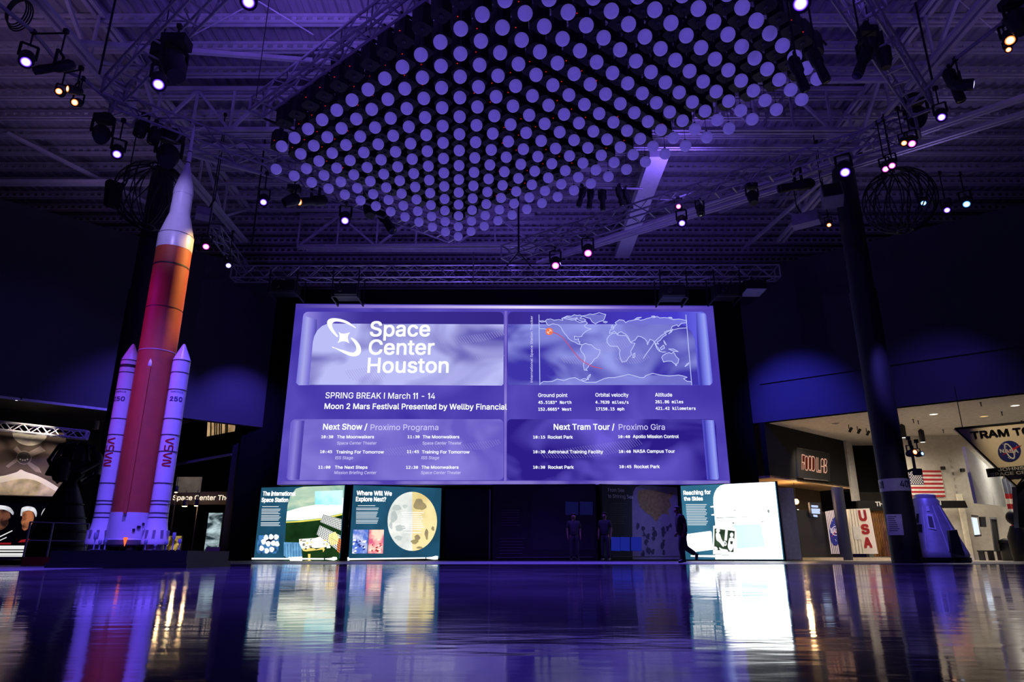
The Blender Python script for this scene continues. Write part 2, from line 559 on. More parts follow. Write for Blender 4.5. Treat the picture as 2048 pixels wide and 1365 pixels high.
girder((-11.5, 19.75, 13.2), (11.5, 19.75, 13.2), .2, web=False)
girder((-26, 22.2, 13.3), (-12.0, 22.2, 13.3), .3, web=False)
girder((-9.5, 27.6, 13.25), (1.0, 27.4, 13.25), .3, seg=1.6)
girder((17.5, 15.3, 13.25), (2.4, 28.2, 13.25), .26, web=False)
girder((17.5, 16.6, 13.2), (1.2, 29.2, 13.2), .26, web=False)
for (a, bb) in (((-11.6, 20, 13.3), (-16, 26, 14.6)), ((-11.6, 20, 13.3), (-8, 25, 14.7)), ((11.6, 20.4, 13.3), (9, 26.5, 14.4)), ((11.6, 20.4, 13.3), (10.6, 28.5, 13.6)), ((-14, 24.5, 13.4), (-18, 21, 14.6)), ((11.6, 12, 13.3), (15.5, 9, 14.8)), ((-11.6, 12, 13.3), (-15.5, 9, 14.8)), ((-11.6, 15, 13.3), (-5.5, 17.2, 14.5)), ((11.6, 16.5, 13.3), (6, 18, 14.4))):
    struct('ceiling_beam', MB().bar(a, bb, .12), M_STEEL)
mb = MB(); 
for y0 in (20.4, 23.2, 26.0): mb.box((5.05, y0 + 1.38, 13.42), (.66, 2.74, .34))
M_DUCT = pbr('pale_duct_metal', (196, 192, 200), .5, var=.06)
struct('ceiling_duct', mb, M_DUCT)
# thin bracing wires and conduits under the deck
mb = MB()
for (a, bb) in (((-10, 12, 14.9), (-5.5, 15.5, 14.0)), ((-9, 15.6, 14.0), (-3, 13, 14.9)), ((-6.5, 11, 14.9), (-2.8, 14.2, 14)), ((-3.2, 10.5, 14.9), (.5, 13.6, 14)), ((9, 13, 14.9), (13.5, 15.5, 14)), ((-12.5, 13.6, 14.8), (-16.5, 16.5, 14))):
    mb.tube(a, bb, .02, 5)
for yy in (27.0, 27.15, 27.3): mb.tube((-9, yy, 12.95), (1, yy, 12.9), .03, 5)
struct('ceiling_bracing', mb, M_STEEL)

# slanting side walls above the lower lobbies
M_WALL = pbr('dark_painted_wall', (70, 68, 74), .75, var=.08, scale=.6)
def plane_wall(name, p, q, z0, z1, th=.35, mat=None, out=(0, 1)):
    p = Vector((p[0], p[1], 0)); q = Vector((q[0], q[1], 0)); o = Vector((out[0], out[1], 0)).normalized() * th
    zz = lambda v, z: Vector((v.x, v.y, z))
    return struct(name, MB().slab([zz(p, z0), zz(q, z0), zz(q, z1), zz(p, z1)], o), mat or M_WALL)
LD = Vector((.751, .660)); LN = Vector((-.66, .751)); LA = Vector((-19.85, 23.6))
RD = Vector((-.789, .614)); RN = Vector((.614, .789)); RA = Vector((19.04, 24.79))
lp = lambda t, o=0.0: (LA.x + LD.x * t + LN.x * o, LA.y + LD.y * t + LN.y * o)
rp = lambda t, o=0.0: (RA.x + RD.x * t + RN.x * o, RA.y + RD.y * t + RN.y * o)
ZL, ZR, ZW = 5.82, 6.0, 13.42
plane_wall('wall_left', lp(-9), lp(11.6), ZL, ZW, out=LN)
plane_wall('wall_right', rp(-9), rp(10.2), ZR, ZW, out=RN)
M_BLACK = pbr('black_drape', (9, 9, 11), .85, var=.3, scale=2, spec=.2)
struct('wall_back', MB().box((-.65, 31.15, 6.3), (23.4, .3, 12.6)), M_BLACK)
struct('trim_6', MB().slab([Vector((*rp(-9, -.1), 7.75)), Vector((*rp(9.6, -.1), 7.75)), Vector((*rp(9.6, 0), 7.75)), Vector((*rp(-9, 0), 7.75))], (0, 0, .22)), M_WALL)
# dim upper wall far behind, above the slanting walls
M_FAR = pbr('far_upper_wall', (120, 112, 116), .8, var=.1, scale=.4)
struct('wall_far', MB().box((0, 47, 9), (70, .3, 12.5)), M_FAR)

# soffits over the lobbies
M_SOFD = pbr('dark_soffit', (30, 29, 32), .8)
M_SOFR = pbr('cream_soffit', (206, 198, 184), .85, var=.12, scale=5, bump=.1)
def pl(ps, z): return [Vector((p[0], p[1], z)) for p in ps]
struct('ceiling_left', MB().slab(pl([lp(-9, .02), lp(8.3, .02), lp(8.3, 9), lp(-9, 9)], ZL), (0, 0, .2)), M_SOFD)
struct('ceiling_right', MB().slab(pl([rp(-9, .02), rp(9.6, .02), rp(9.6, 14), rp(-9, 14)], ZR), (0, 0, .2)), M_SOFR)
M_EDGE = pbr('lit_edge_strip', (210, 205, 205), .6)
struct('trim_2', MB().slab(pl([lp(-9, -.04), lp(4.9, -.04), lp(4.9, .0), lp(-9, .0)], ZL - .09), (0, 0, .09)), M_EDGE)  # the lit soffit edge, put in as a pale strip
struct('floor_lobby', MB().slab(pl([rp(-9, .3), rp(9.4, .3), rp(9.4, 14), rp(-9, 14)][::-1], .001), (0, 0, .008)), pbr('beige_lobby_floor', (176, 166, 150), .3, var=.08))
# back walls of the lobbies
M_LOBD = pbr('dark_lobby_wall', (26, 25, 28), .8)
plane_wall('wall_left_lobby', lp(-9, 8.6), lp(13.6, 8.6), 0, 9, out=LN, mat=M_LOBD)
# partition seen between the rocket and the dark back wall
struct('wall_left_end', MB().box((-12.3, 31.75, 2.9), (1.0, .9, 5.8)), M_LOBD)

# two black columns
M_COLM = pbr('black_column_paint', (26, 25, 30), .7, var=.1)
for (cx, cy) in ((-12.3, 21.2), (11.68, 21.2)):
    struct('column', MB(True).lathe([(.415, 0), (.415, 8.6), (.37, 8.62), (.37, 13.2)], (cx, cy, 0), n=40), M_COLM)

# ---- right lobby: black food court wall running back from the hall wall
M_FOOD = pbr('black_food_wall', (15, 14, 14), .8, spec=.25)
fa = Vector((11.45, 30.7)); fb = Vector((17.5, 36.0))
fd = (fb - fa).normalized(); fn = Vector((fd.y, -fd.x))
plane_wall('wall_food', fa, fb, 3.55, ZR, out=-fn, mat=M_FOOD, th=.25)
M_PIL = pbr('pale_pilaster', (186, 180, 174), .8)
pf = PF = Pan(fa, fb)
struct('trim_3', MB().slab([pf.on(1686, 881, .0), pf.on(1698, 881, .0), pf.on(1716, 1003, .0), pf.on(1703, 1003, .0)], pf.n * .12), M_PIL)
# wall past the pilaster, black above the shops
struct('wall_shop', MB().box((19.7, 37.8, 4.75), (4.4, .3, 2.5)), M_FOOD)
# cream rotunda wall with the flag
M_CREAM = pbr('cream_plaster', (204, 196, 180), .85, var=.08, scale=6, bump=.05)
plane_wall('wall_cream', (19.35, 34.6), (24.2, 34.1), 0, ZR, out=(0, 1), mat=M_CREAM)
M_GREYW = pbr('pale_grey_wall', (190, 192, 192), .8, var=.06)
plane_wall('wall_grey', (24.2, 34.3), (29.5, 40.5), 0, ZR, out=(-.7, .7), mat=M_GREYW)
struct('wall_right_end', MB().box((28.2, 40.6, 3), (16, .3, 6)), M_GREYW)
# ================================================================ GLOBE ARRAY OVER THE HALL
UNIT = 10.0
G0 = Vector((-.6403154, 1.62862112)) * UNIT; GU = Vector((.0386009, .034214)) * UNIT; GV = Vector((.04438027, -.03726087)) * UNIT
ZBALL = CAMZ + UNIT
M_GLOBE = pbr('milky_globe', (214, 208, 222), .55, var=.03)
gn = M_GLOBE.node_tree.nodes['Principled BSDF']
gn.inputs['Emission Color'].default_value = (.22, .16, 1.0, 1); gn.inputs['Emission Strength'].default_value = .22  # lamp glow that also stands in for violet light from below
M_GLOBE.cycles.emission_sampling = 'NONE'
M_MATT = pbr('matt_black_metal', (15, 15, 17), .6, var=.2)
M_WIRE = pbr('thin_wire', (60, 58, 64), .5)
M_LED = emi('red_indicator', (235, 40, 30), 1.0, sample=False)
NUM = 'zero one two three four five six seven eight nine ten eleven twelve thirteen fourteen fifteen sixteen seventeen eighteen nineteen twenty twenty-one'.split()
cells = []
for r in range(21):
    for u in range(-1, 13):
        if u == -1 and r < 2: continue
        if u == 0 and r == 1: continue
        if u == 12 and r == 20: continue
        p = G0 + GU * u + GV * r
        q = Vector((p.x, p.y, UNIT)); a = q.y * CT + q.z * ST; bb = q.z * CT - q.y * ST
        if 682.5 - FPX * bb / a < -60: continue          # nothing of these shows in the photograph
        cells.append((r, u, p))
ball0 = winch0 = None
rnd = random.Random(3)
for (r, u, p) in cells:
    lab = 'white globe lamp: %s along from rear left edge, %s from rear right edge' % (NUM[r + 1], NUM[13 - u])
    z = ZBALL
    if ball0 is None:
        ball0 = add('globe_lamp', MB(True).ball((0, 0, 0), .147, 24, 14), M_GLOBE, origin=(0, 0, 0), label=lab, cat='lamp', group='white globes hanging in rows')
        add('cable', MB().tube((0, 0, .15), (0, 0, .66), .006, 5), M_WIRE, ball0)
        add('collar', MB().lathe([(.02, .145), (.035, .15), (.035, .18), (.012, .2)], (0, 0, 0), n=12), M_MATT, ball0)
        o = ball0
    else:
        o = dup(ball0, (0, 0, 0), lab)
    o.location = (p.x, p.y, z)
ang = math.atan2(GU.y, GU.x)
ub = MB().ball((-.06, -.215, .1), .012, 8, 6); unlit = bpy.data.meshes.new('unlit_indicator'); unlit.from_pydata(ub.v, [], ub.f); unlit.materials.append(pbr('unlit_indicator', (40, 8, 8), .3))
Rz = Matrix.Rotation(ang, 3, 'Z')
for (r, u, p) in cells:
    lab = 'black winch box above globe %s along from rear left, %s from rear right' % (NUM[r + 1], NUM[13 - u])
    if winch0 is None:
        hx = MB()
        o8 = [(-.19, -.12), (-.12, -.19), (.12, -.19), (.19, -.12), (.19, .12), (.12, .19), (-.12, .19), (-.19, .12)]
        hx.slab([Rz @ Vector((x, y, 0)) for x, y in o8], (0, 0, .46))
        hx.box(Rz @ Vector((0, 0, .52)), (.1, .2, .12), Rz)
        winch0 = add('winch_box', hx, M_MATT, origin=(0, 0, 0), label=lab, cat='winch', group='black winch boxes over the globes')
        add('indicator_light', MB().ball((-.06, -.215, .1), .013, 8, 6), M_LED, winch0, label='red indicator light')
        add('cable_guide', MB().lathe([(.03, -.03), (.045, -.02), (.045, .0)], (0.0, .0, 0), n=10), M_WIRE, winch0)
        add('hook_clamp', MB().box((0, 0, .63), (.06, .1, .14)), M_WIRE, winch0)
        o = winch0
    else:
        o = dup(winch0, (0, 0, 0), lab)
    o.location = (p.x, p.y, ZBALL + .66)
    if rnd.random() < .45:                                # the lamp of this winch is dark
        for c in list(o.children):
            if c.name.startswith('indicator') and o is not winch0: c.data = unlit
# pipes that carry the winches, one per row
M_TRUSS = pbr('dull_aluminium', (150, 148, 156), .45, .35, var=.1)
ZT = ZBALL + .66 + .72
for r in range(21):
    a = G0 + GU * -1.25 + GV * r; b = G0 + GU * 12.6 + GV * r
    add('winch_rail', MB(True).tube((a.x, a.y, ZT), (b.x, b.y, ZT), .032, 8), M_MATT, label='dark pipe carrying winch row %s from the rear left edge' % NUM[r + 1], cat='rail', group='pipes carrying the winches')

# ================================================================ TRUSSES
def truss(label, a, b, s=.5, seg=.55, name='box_truss', ladder=True, group=None, mat=None, r=.034):
    a = Vector(a); b = Vector(b); d = b - a; L = d.length; e = d.normalized()
    sd = Vector((0, 0, 1)).cross(e).normalized(); up = e.cross(sd)
    t = thing(name, label, 'truss', a, group)
    mt = mat or M_TRUSS
    cor = [sd * (s / 2 * i) + up * (s * k) for i, k in ((-1, 0), (1, 0), (1, 1), (-1, 1))]
    for c in cor: add('chord', MB(True).tube(a + c, b + c, r, 8), mt, t)
    w = MB(); n = max(1, int(L / seg))
    for f in range(4):
        c0, c1 = cor[f], cor[(f + 1) % 4]
        for i in range(n + 1):
            p = a + e * (L * i / n)
            if f == 0 and ladder:
                w.bar(p + c0, p + c1, .05, .02)
            elif i < n:
                q = a + e * (L * (i + 1) / n)
                A, B = (p + c0, q + c1) if i % 2 == 0 else (p + c1, q + c0)
                w.tube(A, B, r * .6, 5, cap=False)
    add('bracing', w, mt, t)
    for p in (a, b):
        pl_ = MB()
        for i in range(4): pl_.bar(p + cor[i], p + cor[(i + 1) % 4], .06)
        add('end_frame', pl_, mt, t)
    return t
ZR_ = 11.2
tA = truss('ladder-bottomed truss running from left corner towards the ceiling top', WZ(225, 195, ZR_), WZ(225, 195, ZR_) + Vector((9.6, -8.1, 0)))
tB = truss('ladder-bottomed truss from left corner running back behind the globes', WZ(222, 225, ZR_) , WZ(905, 480, ZR_))
tC = truss('ladder-bottomed truss slanting down to the right corner above globes', WZ(1845, 225, ZR_) + Vector((-9.0, -9.2, 0)), WZ(1845, 225, ZR_))
tD = truss('ladder-bottomed truss from right corner running back to the middle', WZ(1838, 268, ZR_), WZ(1010, 520, ZR_))
a = G0 + GU * -1.9 + GV * 1.0; b = G0 + GU * -1.9 + GV * 21
truss('bright truss along the left edge of the globe array', (a.x, a.y, ZT - .36), (b.x, b.y, ZT - .36), .38)
a = G0 + GU * -1 + GV * 21.9; b = G0 + GU * 12.5 + GV * 21.9
truss('dark truss along the right edge of the globe array', (a.x, a.y, ZT + .25), (b.x, b.y, ZT + .25), .45)
M_TRB = pbr('bright_aluminium', (190, 188, 196), .35, .6, var=.06)
truss('long horizontal truss spanning above the big screen', W(466, 560, 28.4), W(1556, 558, 28.4), .56, .5, ladder=False, mat=M_TRB, r=.04)
p = W(946, 565, 28.1)
truss('short upright truss piece crossing the truss over the screen', p, p + Vector((0, 0, 1.75)), .38, .35, ladder=False, mat=M_TRB)
p = W(484, 545, 28.0)
truss('truss slanting up left off the end of the screen truss', p, W(428, 470, 24.5), .4, .5, ladder=False)
truss('white lattice truss above the planet mural', W(-30, 857, 25.6), W(172, 879, 26.6), .3, .3, ladder=False, mat=M_TRB)
# ================================================================ BIG LED SCREEN
YS = 29.2
SP = Pan((-14, YS), (14, YS))
scr = thing('led_screen', 'giant violet wall screen showing show times and a world map', 'screen', (-.35, YS, 3.0))
q = [SP.on(592, 608), SP.on(1426, 612), SP.on(1461, 970), SP.on(554, 970)]
zb, zt_ = q[2].z, q[0].z; xl, xr = q[3].x, q[1].x + .03
add('housing', MB().box(((xl + xr) / 2, YS + .35, (zb + zt_) / 2), (xr - xl, .6, zt_ - zb)), M_MATT, scr)
def zpx(o, l):   # crop pixels -> photograph pixels
    return [(o[0] + x / 3.5, o[1] + y / 3.5) for x, y in l]
ZA, ZC = (540, 590), (1000, 590)
E_FR = emi('screen_frame_violet', (56, 40, 160), 1.0, (98, 84, 196), .28, 2, .6, lo=.3, hi=.72)
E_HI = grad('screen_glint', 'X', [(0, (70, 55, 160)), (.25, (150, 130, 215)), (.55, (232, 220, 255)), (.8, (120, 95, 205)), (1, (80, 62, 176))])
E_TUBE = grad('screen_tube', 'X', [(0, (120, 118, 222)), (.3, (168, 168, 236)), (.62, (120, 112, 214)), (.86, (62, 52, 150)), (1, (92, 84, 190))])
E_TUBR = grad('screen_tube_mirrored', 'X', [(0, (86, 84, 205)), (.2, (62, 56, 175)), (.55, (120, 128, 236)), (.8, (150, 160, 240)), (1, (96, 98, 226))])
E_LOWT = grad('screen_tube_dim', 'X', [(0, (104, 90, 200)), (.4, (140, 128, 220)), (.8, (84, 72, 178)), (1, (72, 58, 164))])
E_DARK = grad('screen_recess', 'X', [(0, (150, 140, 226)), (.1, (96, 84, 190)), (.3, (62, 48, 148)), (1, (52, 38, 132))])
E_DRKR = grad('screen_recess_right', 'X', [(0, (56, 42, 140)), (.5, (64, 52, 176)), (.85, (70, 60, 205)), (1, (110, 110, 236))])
E_CLUP = emi('screen_cloud_pale', (188, 190, 248), 1.0, (70, 56, 166), .30, 2.2, .9, (1, 1, 1.5), .46, .74, rot=.5)
E_CLU2 = emi('screen_cloud_map', (150, 156, 236), 1.0, (62, 52, 170), .30, 2.0, .9, (1, 1, 1.3), .36, .62, rot=-.6)
E_CLLO = emi('screen_cloud_mid', (104, 90, 196), 1.0, (146, 136, 228), .33, 2, .8, (1, 1, 1.4), .40, .72, rot=-.5)
E_CLL2 = emi('screen_cloud_deep', (44, 28, 136), 1.0, (108, 92, 214), .30, 2, .8, (1, 1, 1.6), .44, .74, rot=.6)
E_TXT = emi('screen_white_text', (246, 250, 255), 1.15)
E_TXL = emi('screen_lilac_text', (214, 210, 250), 1.0)
E_LINE = emi('screen_map_line', (196, 206, 252), 1.0)
E_ORG = emi('screen_orange', (240, 120, 84), 1.0)
art('picture', SP, [(592, 608), (1426, 612), (1461, 970), (554, 970)], E_FR, scr, .01)
def rrect(x0, x1, y0, y1, dx0=0, dx1=0, r=9):
    """rounded four-sided patch, its foot shifted by dx0 / dx1"""
    c = []
    f = lambda y: (y - y0) / (y1 - y0)
    for cx, cy, a in ((x0 + r, y0 + r, PI), (x1 - r, y0 + r, 1.5 * PI), (x1 - r, y1 - r, 0), (x0 + r, y1 - r, .5 * PI)):
        for i in range(5):
            t = a + i * PI / 8
            x = cx + r * math.cos(t); y = cy + r * math.sin(t)
            c.append((x + (dx0 if cx < (x0 + x1) / 2 else dx1) * f(y), y))
    return c
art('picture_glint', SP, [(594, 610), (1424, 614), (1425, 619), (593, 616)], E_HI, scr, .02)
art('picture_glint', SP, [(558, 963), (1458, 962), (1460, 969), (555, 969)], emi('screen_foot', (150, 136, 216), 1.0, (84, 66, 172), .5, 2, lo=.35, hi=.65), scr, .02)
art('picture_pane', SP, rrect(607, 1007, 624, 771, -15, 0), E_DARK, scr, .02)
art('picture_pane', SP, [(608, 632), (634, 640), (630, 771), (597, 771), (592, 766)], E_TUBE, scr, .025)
art('picture_pane', SP, zpx(ZA, [(272, 630), (300, 330), (310, 290), (330, 250), (365, 218), (410, 200), (470, 202), (1637, 207), (1634, 625), (1622, 636)]), E_CLUP, scr, .03)
art('picture_pane', SP, rrect(1016, 1412, 624, 771, 0, 14), E_DRKR, scr, .02)
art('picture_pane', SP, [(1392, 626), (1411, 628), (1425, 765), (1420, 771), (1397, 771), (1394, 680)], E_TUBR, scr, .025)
art('picture_pane', SP, zpx(ZC, [(55, 206), (1250, 206), (1300, 220), (1340, 255), (1362, 310), (1372, 400), (1390, 632), (66, 632), (55, 620)]), E_CLU2, scr, .03)
art('picture_pane', SP, rrect(582, 1007, 839, 961, -9, 0), E_CLLO, scr, .02)
art('picture_pane', SP, [(584, 842), (609, 842), (599, 960), (576, 960), (573, 955)], E_LOWT, scr, .025)
art('picture_pane', SP, rrect(1014, 1431, 839, 961, -1, 8), E_CLL2, scr, .02)
art('picture_pane', SP, [(1404, 840), (1428, 841), (1438, 955), (1436, 960), (1414, 960)], E_TUBR, scr, .025)
# upright bright rib between the panes
art('picture_glint', SP, [(1009, 622), (1014, 622), (1013, 962), (1008, 962)], emi('screen_rib', (140, 126, 214), 1.0, (96, 76, 186), .4), scr, .022)
# hatching of fine lines in the clouds
E_HAT = emi('screen_hatching', (176, 170, 240), .85)
for (x0, y0, n, st, dx, dy, wd) in ((690, 742, 17, 4.6, 20, 30, .016), (792, 708, 12, 4.4, 16, 22, .016), (878, 680, 26, 5, 10, 14, .016), (952, 712, 12, 4.6, 10, 14, .016), (1122, 716, 18, 4.6, 14, 18, .016), (1178, 690, 18, 4.6, 14, 20, .016), (1232, 716, 14, 4.6, 12, 16, .016), (760, 900, 26, 5, 14, 18, .009), (1080, 905, 40, 5, 18, 22, .009), (920, 890, 16, 5, 10, 14, .009)):
    mb = MB()
    for i in range(n):
        k = .5 + .5 * math.sin(PI * (i + .5) / n)
        a = (x0 + i * st, y0 - i * .7); mb.ribbon([SP.on(a[0], a[1], .034), SP.on(a[0] + dx * k, a[1] + dy * k, .034)], wd, SP.n)
    add('picture_hatching', mb, E_HAT, scr)
# emblem and headline
L1 = [(600, 228), (540, 185), (470, 165), (420, 168), (400, 190), (408, 225), (436, 265), (470, 298), (478, 290), (449, 250), (434, 215), (442, 195), (470, 187), (530, 200), (602, 236)]
L2 = [(433, 362), (490, 395), (560, 428), (610, 428), (636, 402), (632, 360), (602, 318), (568, 298), (565, 305), (590, 338), (604, 370), (597, 396), (570, 404), (500, 384), (437, 372)]
L3 = [(478, 258), (496, 270), (518, 273), (540, 269), (562, 262), (548, 282), (544, 300), (548, 320), (556, 341), (536, 329), (514, 325), (494, 329), (471, 339), (483, 320), (487, 299), (486, 278)]
for l in (curve(L1[:8], False) + curve(L1[8:], False), curve(L2[:8], False) + curve(L2[8:], False), L3): art('emblem', SP, zpx(ZA, l), E_TXT, scr, .04)
def words(nm, rows, mat, o, parent=scr, pan=SP, off=.04, fnt=None, bold=0.0, k=3.5, shear=0.0):
    mb = MB()
    for s, x0, y0, x1, y1, cap in rows:
        a = pan.on(o[0] + x0 / k, o[1] + y0 / k, off); b = pan.on(o[0] + x1 / k, o[1] + y1 / k, off)
        c = pan.on(o[0] + x0 / k, o[1] + (y0 - cap) / k, off)
        dv = Vector((b - a).normalized())
        h = (c - a).dot(Vector(pan.n).cross(dv)) if abs(dv.z) < .7 else (pan.on(o[0] + (x0 + cap) / k, o[1] + y0 / k, off) - a).length
        write(mb, s, a, b, abs(h), pan.n, fnt, bold, shear=shear)
    return add(nm, mb, mat, parent)
words('headline', [('Space', 697, 292, 1120, 292, 107), ('Center', 688, 420, 1150, 420, 107), ('Houston', 680, 547, 1250, 547, 107)], E_TXT, ZA, bold=.022)
words('notice_lettering', [('SPRING BREAK I March 11 - 14', 387, 725, 1155, 730, 42)], E_TXT, ZA, bold=.004)
words('notice_lettering', [('Moon 2 Mars Festival Presented by Wellby Financial', 380, 800, 1658, 805, 40)], E_TXT, ZA, bold=.02)
words('heading_lettering', [('Next Show /', 370, 945, 680, 945, 42)], E_TXT, ZA, bold=.025)
words('heading_lettering', [('Proximo Programa', 703, 948, 1178, 948, 40)], E_TXL, ZA)
words('heading_lettering', [('Next Tram Tour /', 376, 946, 803, 946, 42)], E_TXT, ZC, bold=.025)
words('heading_lettering', [('Proximo Gira', 832, 946, 1155, 946, 40)], E_TXL, ZC)
sh = [('The Moonwalkers', 468, 1006, 728, 22), ('Training For Tomorrow', 462, 1112, 797, 22), ('The Next Steps', 453, 1219, 682, 22), ('The Moonwalkers', 1068, 1006, 1325, 22), ('Training For Tomorrow', 1063, 1112, 1397, 22), ('The Moonwalkers', 1060, 1219, 1320, 22)]
words('show_names', [(s, a, y, b, y, c) for s, a, y, b, c in sh], E_TXT, ZA, bold=.025)
pl2 = [('Space Center Theater', 468, 1049, 745), ('ISS Stage', 456, 1152, 580), ('Mission Briefing Center', 449, 1256, 743), ('Space Center Theater', 1066, 1049, 1340), ('ISS Stage', 1060, 1152, 1183), ('Space Center Theater', 1056, 1256, 1335)]
words('venue_names', [(s, a, y, b, y, 21) for s, a, y, b in pl2], E_TXL, ZA, bold=.008, shear=.08)
tm = [('10:30', 358, 1005), ('10:45', 350, 1109), ('11:00', 338, 1218), ('11:30', 963, 1005), ('11:45', 958, 1109), ('12:30', 952, 1219)]
words('show_times', [(s, x, y, x + 84, y, 20) for s, x, y in tm], E_TXT, ZA, fnt=F_MONO, bold=.03)
tr = [('10:15', 232, 1007), ('10:30', 232, 1110), ('10:30', 232, 1218), ('10:40', 827, 1004), ('10:40', 832, 1108), ('10:45', 836, 1214)]
words('tour_times', [(s, x, y, x + 84, y, 20) for s, x, y in tr], E_TXT, ZC, fnt=F_MONO, bold=.03)
tn = [('Rocket Park', 335, 1008, 510), ('Astronaut Training Facility', 336, 1111, 722), ('Rocket Park', 337, 1219, 517), ('Apollo Mission Control', 930, 1004, 1252), ('NASA Campus Tour', 935, 1107, 1225), ('Rocket Park', 940, 1215, 1119)]
words('tour_names', [(s, a, y, b, y, 23) for s, a, y, b in tn], E_TXT, ZC, bold=.025)
words('data_headings', [('Ground point', 267, 716, 472, 716, 26), ('Orbital velocity', 668, 714, 900, 714, 26), ('Altitude', 1086, 713, 1206, 713, 26)], E_TXT, ZC, bold=.015)
words('data_figures', [('45.5183\u00b0 North', 268, 764, 500, 764, 21), ('152.6665\u00b0 West', 268, 812, 500, 812, 21), ('4.7639 miles/s', 668, 763, 900, 763, 21), ('17150.15 mph', 672, 810, 870, 810, 21), ('261.86 miles', 1088, 760, 1283, 760, 21), ('421.42 kilometers', 1090, 806, 1370, 806, 21)], E_TXT, ZC, fnt=F_MONO, bold=.028)
words('map_caption', [('International Space Station Tracker', 229, 613, 229, 148, 17)], E_TXL, ZC, bold=.006)
# world map outlines
land = [
 [(318,182),(330,172),(380,178),(440,178),(432,165),(470,155),(500,165),(540,160),(530,180),(560,195),(600,185),(612,200),(590,215),(600,230),(640,238),(610,250),(595,262),(580,275),(572,292),(520,290),(525,315),(550,308),(548,325),(560,330),(555,345),(575,350),(545,345),(500,322),(478,305),(465,285),(455,275),(440,255),(425,225),(405,210),(370,203),(340,215),(330,208)],
 [(440,162),(470,148),(500,150),(520,140),(560,142),(575,150),(560,165),(600,175),(585,190),(555,180),(540,168),(500,176),(470,170)],
 [(575,148),(610,142),(650,138),(740,138),(735,155),(725,180),(690,190),(668,203),(645,190),(630,165),(600,158)],
 [(722,190),(738,186),(752,190),(738,197)],
 [(575,350),(600,340),(640,350),(660,370),(700,385),(698,410),(680,440),(660,450),(640,480),(625,490),(615,510),(600,520),(612,530),(590,527),(583,490),(595,440),(570,400),(562,380),(570,365)],
 [(765,285),(790,270),(815,268),(820,280),(845,285),(880,285),(895,305),(915,335),(945,340),(930,370),(915,395),(920,420),(900,440),(885,465),(855,472),(840,440),(835,410),(840,390),(820,360),(770,358),(750,335),(748,310)],
 [(932,415),(945,408),(942,438),(930,442)],
 [(765,270),(772,245),(795,240),(800,222),(815,205),(806,195),(835,175),(865,178),(880,195),(895,185),(930,178),(960,172),(985,178),(1030,165),(1060,158),(1100,152),(1120,162),(1180,162),(1250,170),(1306,180),(1306,196),(1270,200),(1248,222),(1238,210),(1205,222),(1195,248),(1150,262),(1165,280),(1140,295),(1120,320),(1100,330),(1110,345),(1085,340),(1098,372),(1070,320),(1050,312),(1032,350),(1015,310),(990,295),(965,290),(945,318),(912,332),(895,292),(880,276),(862,268),(850,258),(832,264),(824,276),(800,256),(785,266)],
 [(1140,425),(1165,410),(1185,405),(1200,412),(1215,402),(1235,435),(1252,450),(1245,480),(1225,486),(1200,465),(1170,465),(1145,471),(1132,440)],
 [(1322,476),(1315,490),(1295,503),(1305,488)], [(1228,490),(1238,490),(1232,498)],
 [(1122,372),(1145,352),(1152,374),(1130,386)], [(1085,345),(1112,378),(1120,394),(1100,380)], [(1112,394),(1160,400),(1140,402)],
 [(1180,380),(1215,380),(1248,398),(1215,396)], [(1208,240),(1202,258),(1180,274),(1196,256)], [(1146,320),(1156,335),(1164,352),(1152,340)],
 [(785,213),(798,232),(780,233)], [(940,175),(960,160),(990,158),(960,170)], [(1060,150),(1080,148),(1090,156)], [(1180,158),(1200,158),(1205,163)],
 [(275,184),(300,182),(318,188),(290,192)],
 [(284,620),(330,608),(400,590),(490,585),(525,580),(560,598),(620,595),(610,580),(625,562),(634,558),(628,575),(600,600),(570,602),(640,612),(700,600),(760,580),(850,570),(950,570),(1008,580),(1020,566),(1120,562),(1250,562),(1310,578),(1285,588),(1310,606),(1340,608)]]
mbl = MB(); mbf = MB()
for i, l in enumerate(land):
    pts = [SP.on(x, y, .036) for x, y in zpx(ZC, l)]
    last = i == len(land) - 1
    # roughen the coast a little
    fine = []
    rc = random.Random(i)
    for a, b in zip(pts, pts[1:] + ([] if last else pts[:1])):
        fine.append(a); d = b - a
        if d.length > .25:
            s = Vector((-d.z, 0, d.x)) * rc.uniform(-.16, .16); fine.append(a + d * .5 + s)
    if last: fine.append(pts[-1])
    mbl.ribbon(fine, .030, SP.n, closed=not last)
    if last: pts = pts + [SP.on(*zpx(ZC, [(1340, 632)])[0], .036), SP.on(*zpx(ZC, [(280, 632)])[0], .036)]
    mbf.poly([p + Vector((0, .003, 0)) for p in pts])
for l in ([(273, 140), (279, 632)], [(1301, 140), (1342, 632)], [(275, 237), (310, 238), (345, 250)], [(1003, 445), (1030, 405), (1060, 365), (1085, 325), (1130, 285), (1180, 255), (1250, 236), (1308, 232)]):
    mbl.ribbon([SP.on(x, y, .037) for x, y in zpx(ZC, l)], .03, SP.n)
add('map_outline', mbl, E_LINE, scr)
mf = bpy.data.materials.new('screen_land_tint'); mf.use_nodes = True
nt = mf.node_tree; nt.nodes.remove(nt.nodes['Principled BSDF'])
e_ = nt.nodes.new('ShaderNodeEmission'); e_.inputs[0].default_value = lin((150, 154, 236)); t_ = nt.nodes.new('ShaderNodeBsdfTransparent'); x_ = nt.nodes.new('ShaderNodeMixShader'); x_.inputs[0].default_value = .45
nt.links.new(t_.outputs[0], x_.inputs[1]); nt.links.new(e_.outputs[0], x_.inputs[2]); nt.links.new(x_.outputs[0], nt.nodes['Material Output'].inputs[0])
mf.cycles.emission_sampling = 'NONE'
add('map_land', mbf, mf, scr, tri=True)
